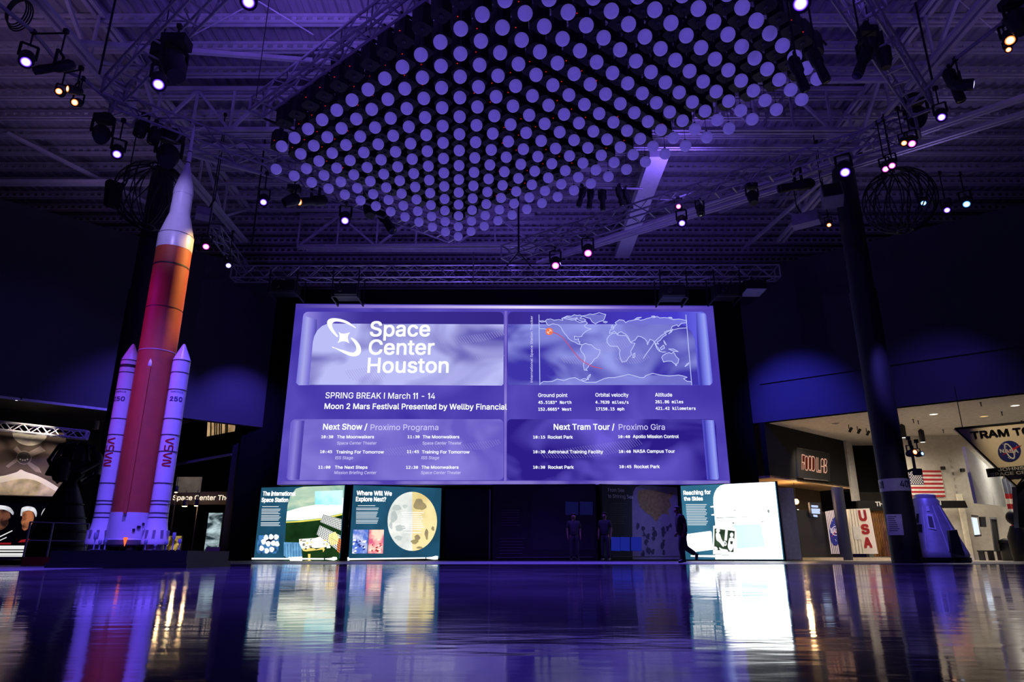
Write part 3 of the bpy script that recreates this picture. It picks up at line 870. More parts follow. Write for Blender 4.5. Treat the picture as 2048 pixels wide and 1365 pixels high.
mb = MB().ribbon([SP.on(x, y, .042) for x, y in zpx(ZC, [(345, 256), (400, 272), (440, 300), (480, 350), (520, 405), (560, 450), (600, 480), (650, 503), (715, 517)])], .034, SP.n)
add('orbit_track', mb, emi('screen_red_line', (214, 84, 110), .9), scr)
art('station_marker', SP, ell(*zpx(ZC, [(345, 257)])[0], 7.5, 7.5, 24), E_ORG, scr, .046)
c0 = zpx(ZC, [(345, 257)])[0]
mb = MB()
for dx, dy in ((-2.4, 2.4), (2.4, -2.4)): mb.ribbon([SP.on(c0[0] + dx - 1.6, c0[1] + dy - 1.6, .05), SP.on(c0[0] + dx + 1.6, c0[1] + dy + 1.6, .05)], .05, SP.n)
mb.ribbon([SP.on(c0[0] - 3, c0[1] + 3, .05), SP.on(c0[0] + 3, c0[1] - 3, .05)], .03, SP.n)
add('station_marker_glyph', mb, emi('marker_glyph', (255, 214, 190), 1.0), scr)
# ================================================================ EXHIBIT PANELS UNDER THE SCREEN
ZTOP = 3.03
M_PFR = pbr('panel_black_frame', (14, 14, 16), .5)
def panel(label, c0, c1, face, z0=.1):
    a = WZ(c0[0], c0[1], ZTOP); b = WZ(c1[0], c1[1], ZTOP)
    pan = Pan((a.x, a.y), (b.x, b.y)); L = (b - a).length; a.z = b.z = 0
    pan.a = Vector((a.x, a.y, 0)); pan.L = L
    t = thing('exhibit_display', label, 'display', (a + b) / 2 - Vector((0, 0, 0)), 'exhibit panels under the big screen')
    back = -pan.n * .16
    fr = MB().slab([pan.at(-.06, 0, -.015), pan.at(L + .06, 0, -.015), pan.at(L + .06, ZTOP + .03, -.015), pan.at(-.06, ZTOP + .03, -.015)], back)
    add('frame', fr, M_PFR, t)
    add('face', MB().poly([pan.at(0, z0, 0), pan.at(L, z0, 0), pan.at(L, ZTOP, 0), pan.at(0, ZTOP, 0)]), face, t)
    return t, pan
def zp(o, k, l): return [(o[0] + x / k, o[1] + y / k) for x, y in l]
def fine_print(nm, t, pan, rows, mat, wd=.03, seed=1, off=.02):
    """illegible small print: one thin broken bar per line; rows: (x0, y, x1) in photograph pixels"""
    mb = MB(); rg = random.Random(seed)
    for x0, y, x1 in rows:
        x = x0
        while x < x1 - 1:
            n = min(x1, x + rg.uniform(2.2, 6.5))
            mb.ribbon([pan.on(x, y, off), pan.on(n, y + .01, off)], wd, pan.n); x = n + .7
    return add(nm, mb, mat, t)
Z1 = (480, 950); K1 = 2048 / 520
E_TEAL = emi('lit_teal_print', (30, 74, 100), 1.0, (38, 92, 122), .8)
E_WH = emi('lit_white_print', (255, 255, 250), 1.9)
E_PRT = emi('lit_small_print', (214, 226, 232), 1.0)
E_PALE = emi('lit_pale_print', (246, 246, 246), 1.15)
# --- the space station panel
t, P = panel('lit exhibit panel with solar array picture, under screen\u2019s lower left corner', (523, 976), (690, 971), E_TEAL)
E_EARTH = emi('lit_earth', (214, 226, 196), 1.15, (128, 176, 160), .7, 4, 1.0, (1, 1, 2.2), .3, .62, rot=.4)
art('earth_picture', P, zp(Z1, K1, [(362, 370), (375, 240), (395, 170), (440, 110), (500, 95), (824, 84), (806, 312), (640, 350)]), E_EARTH, t, .006)
art('earth_picture', P, zp(Z1, K1, [(364, 358), (370, 290), (470, 260), (600, 236), (700, 240), (815, 180), (808, 300), (640, 340), (480, 358)]), emi('lit_earth_bright', (255, 255, 236), 1.5, (226, 232, 200), 1.2, 3, lo=.5, hi=.8), t, .009)
art('earth_picture', P, zp(Z1, K1, [(590, 130), (810, 122), (806, 240), (590, 236)]), emi('lit_aqua', (196, 240, 236), 1.25, (110, 214, 222), 1.1, 2, lo=.45, hi=.7), t, .010)
art('earth_picture', P, zp(Z1, K1, [(362, 372), (480, 362), (640, 345), (806, 306), (806, 318), (640, 357), (480, 374), (362, 380)]), emi('lit_yellow_rim', (214, 206, 84), 1.3), t, .012)
art('space_picture', P, zp(Z1, K1, [(362, 380), (480, 374), (640, 357), (806, 318), (780, 690), (345, 690)]), emi('lit_dark_green', (20, 46, 22), 1.0, (30, 62, 30), 1.4), t, .006)
E_GRID = emi('lit_array_white', (250, 252, 246), 1.3); E_GRD = emi('lit_array_dark', (40, 60, 70), 1.0)
def arr(pts, nx, ny):
    art('solar_array', P, zp(Z1, K1, pts), E_GRID, t, .014)
    mb = MB(); a, b, c, d = [Vector((x, y)) for x, y in zp(Z1, K1, pts)]
    for i in range(nx):
        f = (i + .5) / nx; p = a.lerp(b, f); q_ = d.lerp(c, f); mb.ribbon([P.on(p.x, p.y, .018), P.on(q_.x, q_.y, .018)], .018, P.n)
    for i in range(ny):
        f = (i + .5) / ny; p = a.lerp(d, f); q_ = b.lerp(c, f); mb.ribbon([P.on(p.x, p.y, .018), P.on(q_.x, q_.y, .018)], .022, P.n)
    add('solar_array_lines', mb, E_GRD, t)
arr([(655, 312), (800, 352), (796, 440), (632, 372)], 12, 6)
arr([(628, 400), (792, 480), (785, 610), (604, 470)], 12, 7)
art('solar_array', P, zp(Z1, K1, [(770, 500), (795, 510), (785, 620), (765, 600)]), emi('lit_orange', (240, 130, 60), 1.2), t, .016)
art('station_picture', P, zp(Z1, K1, [(345, 532), (480, 535), (490, 640), (470, 672), (395, 672), (345, 640)]), emi('lit_blue_module', (110, 170, 214), 1.2, (80, 130, 176), 3), t, .014)
art('station_picture', P, zp(Z1, K1, [(466, 508), (590, 500), (640, 486), (710, 486), (706, 560), (660, 575), (560, 580), (490, 590), (466, 540)]), emi('lit_white_module', (255, 250, 236), 1.5), t, .016)
art('station_picture', P, zp(Z1, K1, [(700, 470), (750, 450), (778, 490), (770, 545), (720, 560), (696, 520)]), emi('lit_glow', (255, 224, 150), 1.5), t, .018)
rs = random.Random(8)
for i in range(34):
    x = rs.uniform(470, 690); y = rs.uniform(498, 585); w_ = rs.uniform(8, 30); h_ = rs.uniform(6, 20)
    art('station_picture', P, zp(Z1, K1, [(x, y), (x + w_, y - 3), (x + w_, y + h_), (x, y + h_ + 2)]), (E_GRID, emi('lit_module_shade', (170, 160, 140), 1.1), emi('lit_gold', (236, 206, 110), 1.3), E_GRD)[(0, 1, 0, 2, 0, 3)[i % 6]], t, .0185 + i * .0001)
for i in range(6):
    x = 352 + i * 22; art('station_picture', P, zp(Z1, K1, [(x, 545), (x + 3, 545), (x + 6, 660), (x + 3, 660)]), E_GRD, t, .016)
for l in ([(490, 575), (520, 590), (560, 570), (600, 590), (660, 570), (668, 590), (655, 612), (650, 590), (520, 605), (495, 600)], [(535, 625), (555, 625), (552, 690), (538, 690)], [(480, 680), (560, 676), (556, 690), (480, 692)]):
    art('station_picture', P, zp(Z1, K1, l), emi('lit_gold', (236, 206, 110), 1.3), t, .02)
art('earth_picture', P, zp(Z1, K1, [(380, 650), (490, 645), (490, 690), (400, 690)]), emi('lit_cream', (255, 255, 240), 1.5), t, .016)
art('crew_picture', P, zp(Z1, K1, [(142, 478), (308, 474), (300, 622), (128, 624)]), emi('lit_crew_blue', (70, 130, 190), 1.1, (20, 36, 60), 3, 2, lo=.4, hi=.6), t, .008)
for i, (x, y) in enumerate([(205, 495), (245, 490), (285, 492), (185, 530), (222, 545), (262, 540), (292, 545), (170, 580), (210, 600), (250, 590)]):
    art('crew_picture', P, zp(Z1, K1, [(x + 19 * math.cos(a) * (1 + .2 * math.sin(3 * a + i)), y + 22 * math.sin(a)) for a in [k * PI / 6 for k in range(12)]]), E_PALE, t, .012)
words('title', [('The International', 178, 166, 436, 166, 34), ('Space Station', 168, 216, 378, 216, 34)], E_WH, Z1, t, P, .02, bold=.03, k=K1)
rows = [(525 + .0, 1014, 557)] + [(524 - (y - 1014) * .06, y, 562 - (i * 7 % 5) - (y - 1014) * .05) for i, y in enumerate([1019, 1022, 1025, 1028, 1032, 1035, 1038, 1041, 1046, 1049, 1052])]
fine_print('small_print', t, P, rows, E_PRT, .032, 1)
art('foot_bar', P, zp(Z1, K1, [(92, 656), (660, 658), (660, 670), (92, 668)]), E_WH, t, .024)
art('foot_bar', P, zp(Z1, K1, [(670, 660), (720, 656), (735, 648), (762, 650), (766, 668), (740, 676), (670, 668)]), E_WH, t, .024)
fine_print('stars', t, P, [(575 + (i * 37) % 62, 1050 + (i * 23) % 30, 575.7 + (i * 37) % 62) for i in range(16)], E_PALE, .016, 5, .012)
# --- the moon and planet panel
t, P = panel('lit exhibit panel with half grey half golden moon and two small posters', (707, 971), (883, 977), E_TEAL)
cx, cy = 480 + 1357 / K1, 950 + 368 / K1; rx, ry = 195 / K1, 233 / K1
art('moon_picture', P, ell(cx, cy, rx, ry, 24, PI / 2, 1.5 * PI), emi('lit_moon_grey', (236, 238, 232), 1.15, (176, 186, 184), 1.1, 5, lo=.4, hi=.75), t, .008)
art('moon_picture', P, ell(cx, cy, rx, ry, 24, -PI / 2, PI / 2), emi('lit_moon_gold', (240, 224, 164), 1.15, (206, 180, 110), 1.0, 5, lo=.4, hi=.75), t, .008)
rg = random.Random(21)
for i, (x, y, r1, r2) in enumerate([(1410, 232, 40, 50), (1440, 250, 26, 30), (1395, 500, 22, 26), (1375, 530, 30, 16), (1470, 470, 14, 40), (1520, 425, 12, 18), (1415, 575, 24, 10)]):
    art('moon_mark', P, zp(Z1, K1, [(x + r1 * math.cos(a_) * (1 + .2 * math.sin(3 * a_ + i)), y + r2 * math.sin(a_) * (1 + .15 * math.cos(2 * a_ + i))) for a_ in [k * PI / 10 for k in range(20)]]), emi('lit_moon_shade', (176, 158, 112), 1.0, (150, 138, 112), 2, 4), t, .011 + i * .0002)
for i, (x, y, r1, r2) in enumerate([(1235, 260, 34, 26), (1210, 330, 26, 50), (1260, 420, 40, 24), (1300, 250, 20, 14), (1250, 500, 30, 18), (1190, 400, 12, 30)]):
    art('moon_mark', P, zp(Z1, K1, [(x + r1 * math.cos(a_) * (1 + .2 * math.sin(3 * a_ + i)), y + r2 * math.sin(a_) * (1 + .15 * math.cos(2 * a_ + i))) for a_ in [k * PI / 10 for k in range(20)]]), emi('lit_moon_grey_shade', (204, 212, 208), 1.05, (184, 194, 192), 2, 4), t, .011 + i * .0002)
fine_print('moon_print', t, P, [(cx - 22 + (i % 3) * 2, 1026 + i * 4.2, cx + 24 - (i * 5 % 7)) for i in range(9)] + [(cx - 16, 1066, cx + 18)], E_PALE, .03, 3)
art('small_poster', P, zp(Z1, K1, [(892, 433), (1012, 434), (1000, 621), (882, 622)]), emi('lit_poster_blue', (90, 120, 210), 1.15, (226, 230, 246), 2.4, 3, lo=.4, hi=.62), t, .008)
for i in range(14):
    x = rg.uniform(890, 990); y = rg.uniform(500, 605); art('poster_drawing', P, zp(Z1, K1, [(x, y), (x + rg.uniform(6, 26), y - 4), (x + rg.uniform(6, 20), y + rg.uniform(6, 22)), (x - 4, y + 12)]), (E_PALE, emi('poster_ink_blue', (50, 60, 150), 1.0))[i % 2], t, .012 + i * .0003)
art('small_poster', P, zp(Z1, K1, [(1018, 434), (1134, 434), (1126, 622), (1006, 621)]), emi('lit_poster_red', (214, 90, 130), 1.2, (255, 214, 190), 2.4, 3, lo=.4, hi=.62), t, .008)
for i in range(14):
    x = rg.uniform(1015, 1105); y = rg.uniform(510, 605); art('poster_drawing', P, zp(Z1, K1, [(x, y), (x + rg.uniform(6, 22), y - 6), (x + rg.uniform(6, 20), y + rg.uniform(6, 18)), (x - 4, y + 10)]), (emi('poster_ink_cream', (255, 240, 220), 1.1), emi('poster_ink_red', (190, 50, 60), 1.0))[i % 2], t, .012 + i * .0003)
words('title', [('Where Will We', 918, 162, 1196, 166, 36), ('Explore Next?', 912, 210, 1150, 212, 36)], E_WH, Z1, t, P, .02, bold=.03, k=K1)
rows = [(716, 1012, 750)] + [(713 - (y - 1012) * .02, y, 757 - (i * 7 % 6)) for i, y in enumerate([1017, 1020, 1025, 1028, 1031, 1034, 1037, 1041, 1044, 1047])]
fine_print('small_print', t, P, rows, E_PRT, .032, 2)
art('foot_bar', P, zp(Z1, K1, [(852, 660), (1460, 652), (1460, 662), (852, 672)]), E_WH, t, .024)
art('foot_bar', P, zp(Z1, K1, [(846, 652), (858, 650), (862, 676), (848, 678)]), E_WH, t, .024)
art('foot_bar', P, zp(Z1, K1, [(1468, 652), (1512, 648), (1540, 640), (1560, 642), (1558, 668), (1530, 670), (1468, 662)]), E_WH, t, .024)
# --- blank dark panel
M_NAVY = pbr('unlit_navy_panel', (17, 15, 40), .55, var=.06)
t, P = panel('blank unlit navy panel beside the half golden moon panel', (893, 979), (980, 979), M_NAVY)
add('edge_strip', MB().slab([P.at(P.L - .02, .05, .03), P.at(P.L + .03, .05, .03), P.at(P.L + .03, ZTOP, .03), P.at(P.L - .02, ZTOP, .03)], -P.n * .03), pbr('bright_edge', (190, 190, 196), .3, .8), t)
# --- unlit anniversary panel
Z2 = (960, 950); K2 = 2048 / 440
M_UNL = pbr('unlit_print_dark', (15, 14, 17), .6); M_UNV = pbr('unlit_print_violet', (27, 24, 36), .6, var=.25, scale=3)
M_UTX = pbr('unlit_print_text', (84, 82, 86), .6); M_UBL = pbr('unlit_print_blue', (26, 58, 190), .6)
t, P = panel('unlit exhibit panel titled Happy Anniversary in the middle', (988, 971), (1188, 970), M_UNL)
art('arch_picture', P, zp(Z2, K2, [(480, 700), (485, 250), (500, 180), (540, 130), (600, 105), (1075, 100), (1075, 700)]), M_UNV, t, .006)
art('arch_picture', P, zp(Z2, K2, [(660, 150), (700, 110), (1000, 110), (1040, 180), (960, 240), (700, 250)]), pbr('unlit_print_shade', (36, 32, 46), .6), t, .01)
for x0, x1 in ((795, 915), (930, 1050)):
    art('blue_card', P, zp(Z2, K2, [(x0, 250), (x1, 255), (x1, 375), (x0, 375)]), emi('dim_blue_card', (14, 15, 62), 1.0, sample=False), t, .012)
words('title', [('Happy', 195, 178, 325, 182, 36), ('Anniversary,', 195, 234, 455, 238, 36), ('America!', 195, 290, 375, 290, 36)], M_UTX, Z2, t, P, .02, bold=.0, k=K2)
fine_print('small_print', t, P, [(1003, 1021 + i * 5, 1040 - i * 7 % 6) for i in range(7)] + [(1000, 1078 + i * 6, 1050 - i * 5 % 7) for i in range(6)], M_UTX, .02, 4)
add('foot_bar', MB().ribbon([P.on(992, 1116, .02), P.on(1186, 1115, .02)], .03, P.n), M_UTX, t)
# --- unlit map panel
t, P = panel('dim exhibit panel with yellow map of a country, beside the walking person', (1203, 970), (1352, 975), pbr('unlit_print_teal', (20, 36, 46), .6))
art('map_picture', P, zp(Z2, K2, [(1420, 790), (1415, 240), (1425, 160), (1450, 115), (1500, 98), (1836, 118), (1862, 790)]), pbr('unlit_print_lilac', (130, 122, 150), .6, var=.1), t, .006)
art('map_picture', P, zp(Z2, K2, [(1470, 150), (1520, 140), (1640, 150), (1700, 165), (1740, 185), (1795, 160), (1790, 200), (1760, 235), (1780, 290), (1750, 330), (1765, 395), (1735, 360), (1690, 370), (1640, 440), (1600, 390), (1540, 350), (1490, 300), (1465, 220)]), pbr('unlit_print_ochre', (140, 122, 70), .6, var=.3, scale=8), t, .012)
rg = random.Random(9)
for i in range(22):
    x = rg.uniform(1440, 1820); y = rg.uniform(470, 560) if i < 12 else rg.uniform(560, 740); x = x if i < 12 else rg.uniform(1500, 1720)
    art('crowd_drawing', P, zp(Z2, K2, [(x + rg.uniform(8, 26) * math.cos(a), y + rg.uniform(14, 44) * math.sin(a)) for a in [k * PI / 4 for k in range(8)]]), pbr('unlit_ink', (48, 44, 74), .6), t, .012 + i * .0004)
for x0, x1 in ((1225, 1305), (1312, 1396), (1410, 1505)):
    art('blue_card', P, zp(Z2, K2, [(x0 - 4, 580), (x1, 582), (x1, 712), (x0 - 4, 708)]), emi('lit_blue_card', (24, 34, 132), 1.0, sample=False), t, .024)
words('title', [('From Sea', 1192, 158, 1342, 162, 34), ('to Shining Sea', 1192, 214, 1425, 224, 34)], pbr('unlit_title', (240, 240, 244), .5), Z2, t, P, .02, bold=.0, k=K2)
fine_print('small_print', t, P, [(1221, 1008 + i * 4.4, 1253 - i * 5 % 6) for i in range(10)], M_UTX, .02, 6)
add('foot_bar', MB().ribbon([P.on(1226, 1114, .02), P.on(1358, 1113.5, .02)], .03, P.n), M_UTX, t)
# --- bright panel
Z3 = (1300, 940); K3 = 6.5
E_TEA2 = emi('lit_teal_bright', (60, 122, 152), 1.0, (44, 98, 128), .6)
t, P = panel('brightest exhibit panel with washed out white beach picture, behind walking person', (1361, 972.5), (1551, 964.5), E_TEA2, .06)
E_BLOWN = emi('lit_blown_white', (255, 255, 255), 3.2, (236, 250, 250), .35, 1, lo=.35, hi=.9)
art('beach_picture', P, zp(Z3, K3, [(1730, 1165), (850, 1165), (850, 720), (825, 440), (825, 360), (840, 300), (870, 245), (915, 208), (970, 190), (1620, 158)]), E_BLOWN, t, .008)
E_SEA = emi('lit_sea', (206, 244, 246), 1.15, (238, 252, 252), .5, 1, lo=.4, hi=.75)
art('sea_picture', P, zp(Z3, K3, [(1060, 715), (1440, 712), (1500, 1000), (1130, 1030), (1120, 780)]), E_SEA, t, .012)
E_INK = emi('lit_grey_ink', (150, 164, 160), 1.0)
for l in ([(1065, 535), (1100, 524), (1135, 528), (1100, 536)], [(860, 622), (1380, 606), (1380, 612), (860, 634)], [(860, 660), (1120, 632), (1120, 638), (860, 668)], [(1056, 690), (1090, 680), (1102, 700), (1080, 706)], [(1520, 535), (1540, 512), (1560, 545), (1548, 560), (1556, 590), (1540, 560), (1538, 592), (1532, 555)], [(1440, 676), (1475, 674), (1470, 686), (1442, 684)]):
    art('beach_drawing', P, zp(Z3, K3, l), E_INK, t, .014)
art('photo_card', P, zp(Z3, K3, [(466, 840), (780, 798), (800, 808), (820, 1040), (520, 1078), (505, 1070)]), emi('lit_card_white', (255, 255, 255), 2.2), t, .012)
art('photo_card', P, zp(Z3, K3, [(822, 730), (850, 728), (1115, 775), (1122, 1000), (1075, 1150), (820, 1100)]), emi('lit_card_white', (255, 255, 255), 2.2), t, .018)
E_PHD = emi('lit_photo_dark', (62, 84, 62), 1.0, (34, 50, 38), 3)
art('photo_drawing', P, zp(Z3, K3, [(838, 762), (1104, 798), (1086, 1076), (832, 1040)]), E_PHD, t, .022)
for l in (ell(884, 792, 26, 32, 12), curve([(858, 826), (905, 832), (930, 900), (968, 968), (950, 1004), (905, 950), (862, 910)]), [(978, 784), (1012, 789), (1000, 925), (966, 920)], ell(1062, 850, 24, 32, 12), curve([(1032, 892), (1062, 882), (1092, 900), (1094, 990), (1050, 1062), (1012, 1010), (1018, 940)]), curve([(958, 930), (990, 940), (996, 980), (972, 990)]), curve([(836, 1000), (870, 1010), (880, 1040), (840, 1036)]), curve([(900, 1010), (940, 1030), (1000, 1040), (1010, 1066), (920, 1052)])):
    art('photo_drawing', P, zp(Z3, K3, l), E_PALE, t, .026)
for l in ([(1042, 930), (1078, 932), (1070, 972), (1046, 966)], [(972, 945), (984, 948), (980, 975), (970, 970)]): art('photo_drawing', P, zp(Z3, K3, l), E_PHD, t, .03)
fine_print('photo_caption', t, P, [(1428, 1109, 1443), (1444, 1111, 1460)], E_INK, .03, 12, .024)
words('title', [('Reaching for', 436, 330, 792, 318, 56), ('the Skies', 442, 404, 688, 402, 52)], E_WH, Z3, t, P, .02, bold=.035, k=K3)
fine_print('small_print', t, P, [(1372 + i * .28, 1010 + i * 3.35, 1413 + i * .25 - (i * 7 % 5)) for i in range(13)], E_PRT, .034, 8)
art('foot_bar', P, zp(Z3, K3, [(530, 1112), (850, 1112), (900, 1140), (895, 1165), (850, 1140), (530, 1132)]), E_WH, t, .016)
for l in ([(780, 478), (835, 466), (835, 490), (790, 494)], [(795, 582), (840, 574), (842, 596), (800, 598)]): art('bracket_drawing', P, zp(Z3, K3, l), E_PALE, t, .016)
# --- posts between the panels
M_POST = pbr('dark_glossy_post', (26, 26, 30), .22, .3)
for nm, x, Y, wd in (('dark post between the space station and moon panels', 697, 30.2, .26), ('glossy post between anniversary panel and map panel', 1196, 29.9, .2), ('pale post beside the brightest panel', 1574, 29.6, .62)):
    p = W(x, 1121, Y)
    o = add('post', MB(True).lathe([(wd / 2, 0), (wd / 2, 3.0)], (p.x, p.y, 0), n=20) if wd < .5 else MB().box((p.x + .25, p.y, 1.5), (wd, .3, 2.9)), M_POST if wd < .5 else pbr('pale_blue_pillar', (190, 190, 205), .7), label=nm, cat='post')
# ================================================================ ROCKET MODEL
RX, RY = -7.85, 14.5
zr = lambda y: W(280, y, RY).z
M_ORG = pbr('orange_foam', (178, 74, 44), .6, var=.08, scale=5, bump=.05)
M_WHT = pbr('gloss_white_paint', (206, 203, 212), .32, var=.03)
M_SEAM = pbr('dark_seam', (30, 24, 30), .6)
M_RED = pbr('worm_red', (170, 24, 30), .5)
M_GRY = pbr('engine_grey', (150, 146, 156), .45, .3, var=.15)
rk = thing('rocket_model', 'tall orange and white rocket model with two white side boosters', 'model', (RX, RY, .32))
R0 = .378
z0, z1, z2 = zr(1028), zr(503), zr(474)
add('core_stage', MB(True).lathe([(R0, z0), (R0, z1)], (RX, RY, 0), n=56), M_ORG, rk)
def rings(parent, cx, cy, R, zs_, wd, mat=M_SEAM, nm='seam_ring'):
    for z in zs_:
        g = MB(True).lathe([(R - .01, z - wd / 2), (R + .006, z - wd / 2), (R + .006, z + wd / 2), (R - .01, z + wd / 2)], (cx, cy, 0), n=48, cap=False)
        add(nm, g, mat, parent)
rings(rk, RX, RY, R0, [zr(537)], .035)
rings(rk, RX, RY, R0, [zr(622)], .014, nm='seam_ring')
rings(rk, RX, RY, R0, [zr(707)], .022, pbr('pale_seam', (190, 150, 150), .5), 'pale_ring')
zc = zr(430)
up_ = add('upper_stage', MB(True).lathe([(R0 + .004, z1), (R0 + .004, z2), (R0 - .01, z2 + .03), (.27, zc - .15), (.225, zc), (.215, zc + .5)], (RX, RY, 0), n=56), M_WHT, rk)
rings(up_, RX, RY, R0 + .006, [z2 - .01], .012, pbr('grey_seam', (130, 126, 140), .5), 'seam_ring')
zt2 = zc + .5
cap = add('crew_capsule', MB(True).lathe([(.222, zt2), (.222, zt2 + .12), (.16, zt2 + .42), (.085, zt2 + .72), (.05, zt2 + .85)], (RX, RY, 0), n=40), M_WHT, rk)
tw = add('escape_tower', MB(True).lathe([(.05, zt2 + .85), (.05, zt2 + 1.25), (.035, zt2 + 1.3), (.035, zt2 + 1.75), (.02, zt2 + 1.86), (.004, zt2 + 1.98)], (RX, RY, 0), n=20), M_WHT, rk)
rings(tw, RX, RY, .05, [zt2 + .9, zt2 + 1.2], .02, M_SEAM, 'ring')
# cable tunnel down the front of the core
pc = math.atan2(-RY, -RX) - .28
dv = Vector((math.cos(pc), math.sin(pc), 0)); Rr = Matrix.Rotation(pc, 3, 'Z')
zz0, zz1 = zr(1030), zr(742)
add('cable_tunnel', MB().box(Vector((RX, RY, (zz0 + zz1) / 2)) + dv * (R0 + .02), (.07, .06, zz1 - zz0), Rr), M_ORG, rk)
add('tunnel_cap', MB(True).lathe([(.03, zz1 - .02), (.04, zz1 + .02), (.03, zz1 + .1), (.008, zz1 + .16)], Vector((RX, RY, 0)) + dv * (R0 + .02), n=14), M_WHT, rk)
# engine section
ze = zr(1078)
es = add('engine_section', MB(True).lathe([(R0 + .012, ze), (R0 + .012, z0 + .01)], (RX, RY, 0), n=56), M_WHT, rk)
g = MB()
for k in range(8):
    t = pc + .5 + k * .22; d = Vector((math.cos(t), math.sin(t), 0)); g.box(Vector((RX, RY, ze + .16 + .06 * (k % 3))) + d * (R0 + .015), (.02, .05 + .02 * (k % 2), .05), Matrix.Rotation(t, 3, 'Z'))
add('service_hatches', g, M_SEAM, es)
add('base_heat_shield', MB(True).lathe([(.30, ze - .16), (.40, ze - .12), (.42, ze - .03), (R0 + .01, ze)], (RX, RY, 0), n=40), M_GRY, rk)
for sx, sy in ((-.17, -.17), (.17, -.17), (-.17, .17), (.17, .17)):
    add('engine_nozzle', MB(True).lathe([(.13, .325), (.12, .38), (.08, .5), (.05, .56), (.06, ze - .13)], (RX + sx, RY + sy, 0), n=24), M_MATT, rk)
# side boosters
WORM = {'N': [[(0, 0), (0, .62), (.06, .9), (.2, 1), (.32, .9), (.5, .1), (.62, 0), (.76, .1), (.82, .38), (.82, 1)]],
        'A': [[(0, 0), (.3, .86), (.42, 1), (.54, .86), (.84, 0)]],
        'S': [[(0, 0), (.62, 0), (.78, .08), (.82, .26), (.76, .44), (.6, .5), (.24, .5), (.08, .58), (.02, .75), (.08, .92), (.24, 1), (.82, 1)]]}
def booster(side):
    bx = RX + side * .565; by = RY; R = .182
    zb_ = .60; zn, ztip = zr(722), zr(690) + .02
    b = add('booster', MB(True).lathe([(R, zb_), (R, zn)], (bx, by, 0), n=44), M_WHT, rk)
    add('nose_cone', MB(True).lathe([(R, zn), (R * .72, zn + (ztip - zn) * .35), (R * .32, zn + (ztip - zn) * .78), (.03, ztip - .02), (.004, ztip)], (bx, by, 0), n=44), M_WHT, b)
    ys = [724, 748, 782, 840, 872, 905, 968, 1003, 1010, 1027, 1036, 1045, 1052]
    rings(b, bx, by, R, [zr(y) for y in ys], .014)
    if side < 0: rings(b, bx, by, R, [zr(735)], .06, nm='black_band')
    skz = .60
    add('aft_skirt', MB(True).lathe([(.255, .44), (.262, .50), (.215, .70), (.19, .86), (.186, .95)], (bx, by, 0), n=44), M_WHT, b)
    add('nozzle', MB(True).lathe([(.2, .325), (.185, .42), (.16, .52)], (bx, by, 0), n=30), M_GRY, b)
    g = MB()
    for k in range(10):
        t = k * PI / 5; d = Vector((math.cos(t), math.sin(t), 0)); g.box(Vector((bx, by, .62)) + d * .235, (.03, .05, .2), Matrix.Rotation(t, 3, 'Z'))
    add('skirt_ribs', g, M_GRY, b)
    face = math.atan2(-by, -bx) + (.0 if side > 0 else -.62)
    def cyl(u, v, zb0, off=.004):
        a = face + u / R
        return Vector((bx + math.cos(a) * (R + off), by + math.sin(a) * (R + off), zb0 + v))
    # red word running up the booster
    g = MB(); zlo, zhi = zr(934), zr(876); H = .15; n = 0; step = (zhi - zlo) / 4
    for i, ch in enumerate('NASA'):
        for st in WORM[ch]:
            fine = []
            for a, c in zip(st, st[1:]):
                for q_ in range(6): fine.append((a[0] + (c[0] - a[0]) * q_ / 6, a[1] + (c[1] - a[1]) * q_ / 6))
            fine.append(st[-1]); pts = [cyl(H / 2 - y * H, i * step + x * step * .9, zlo) for x, y in fine]
            for a, c in zip(pts, pts[1:]):
                d = (c - a).normalized(); mid = (a + c) / 2 - Vector((bx, by, 0)); nr = Vector((mid.x, mid.y, 0)).normalized(); s = nr.cross(d) * .014
                g.quad(a - s - d * .008, c - s + d * .008, c + s + d * .008, a + s - d * .008)
    add('red_lettering', g, M_RED, b)
    g = MB()
    write(g, '250', (0, 0, 0), (.26, 0, 0), .10, (0, -1, 0), None, .03, bend=lambda u, v: cyl(u - .13, v, zr(806)))
    write(g, 'AMERICA', (0, 0, 0), (.26, 0, 0), .035, (0, -1, 0), None, .0, bend=lambda u, v: cyl(u - .13, v, zr(789)))
    add('emblem_lettering', g, pbr('emblem_ink', (60, 52, 96), .5), b)
    rodz = [1.2, zr(770)]
    g = MB()
    for z in rodz: g.tube((bx, by, z), (RX, RY, z), .03, 8)
    add('attach_strut', g, M_GRY, b)
booster(-1); booster(1)
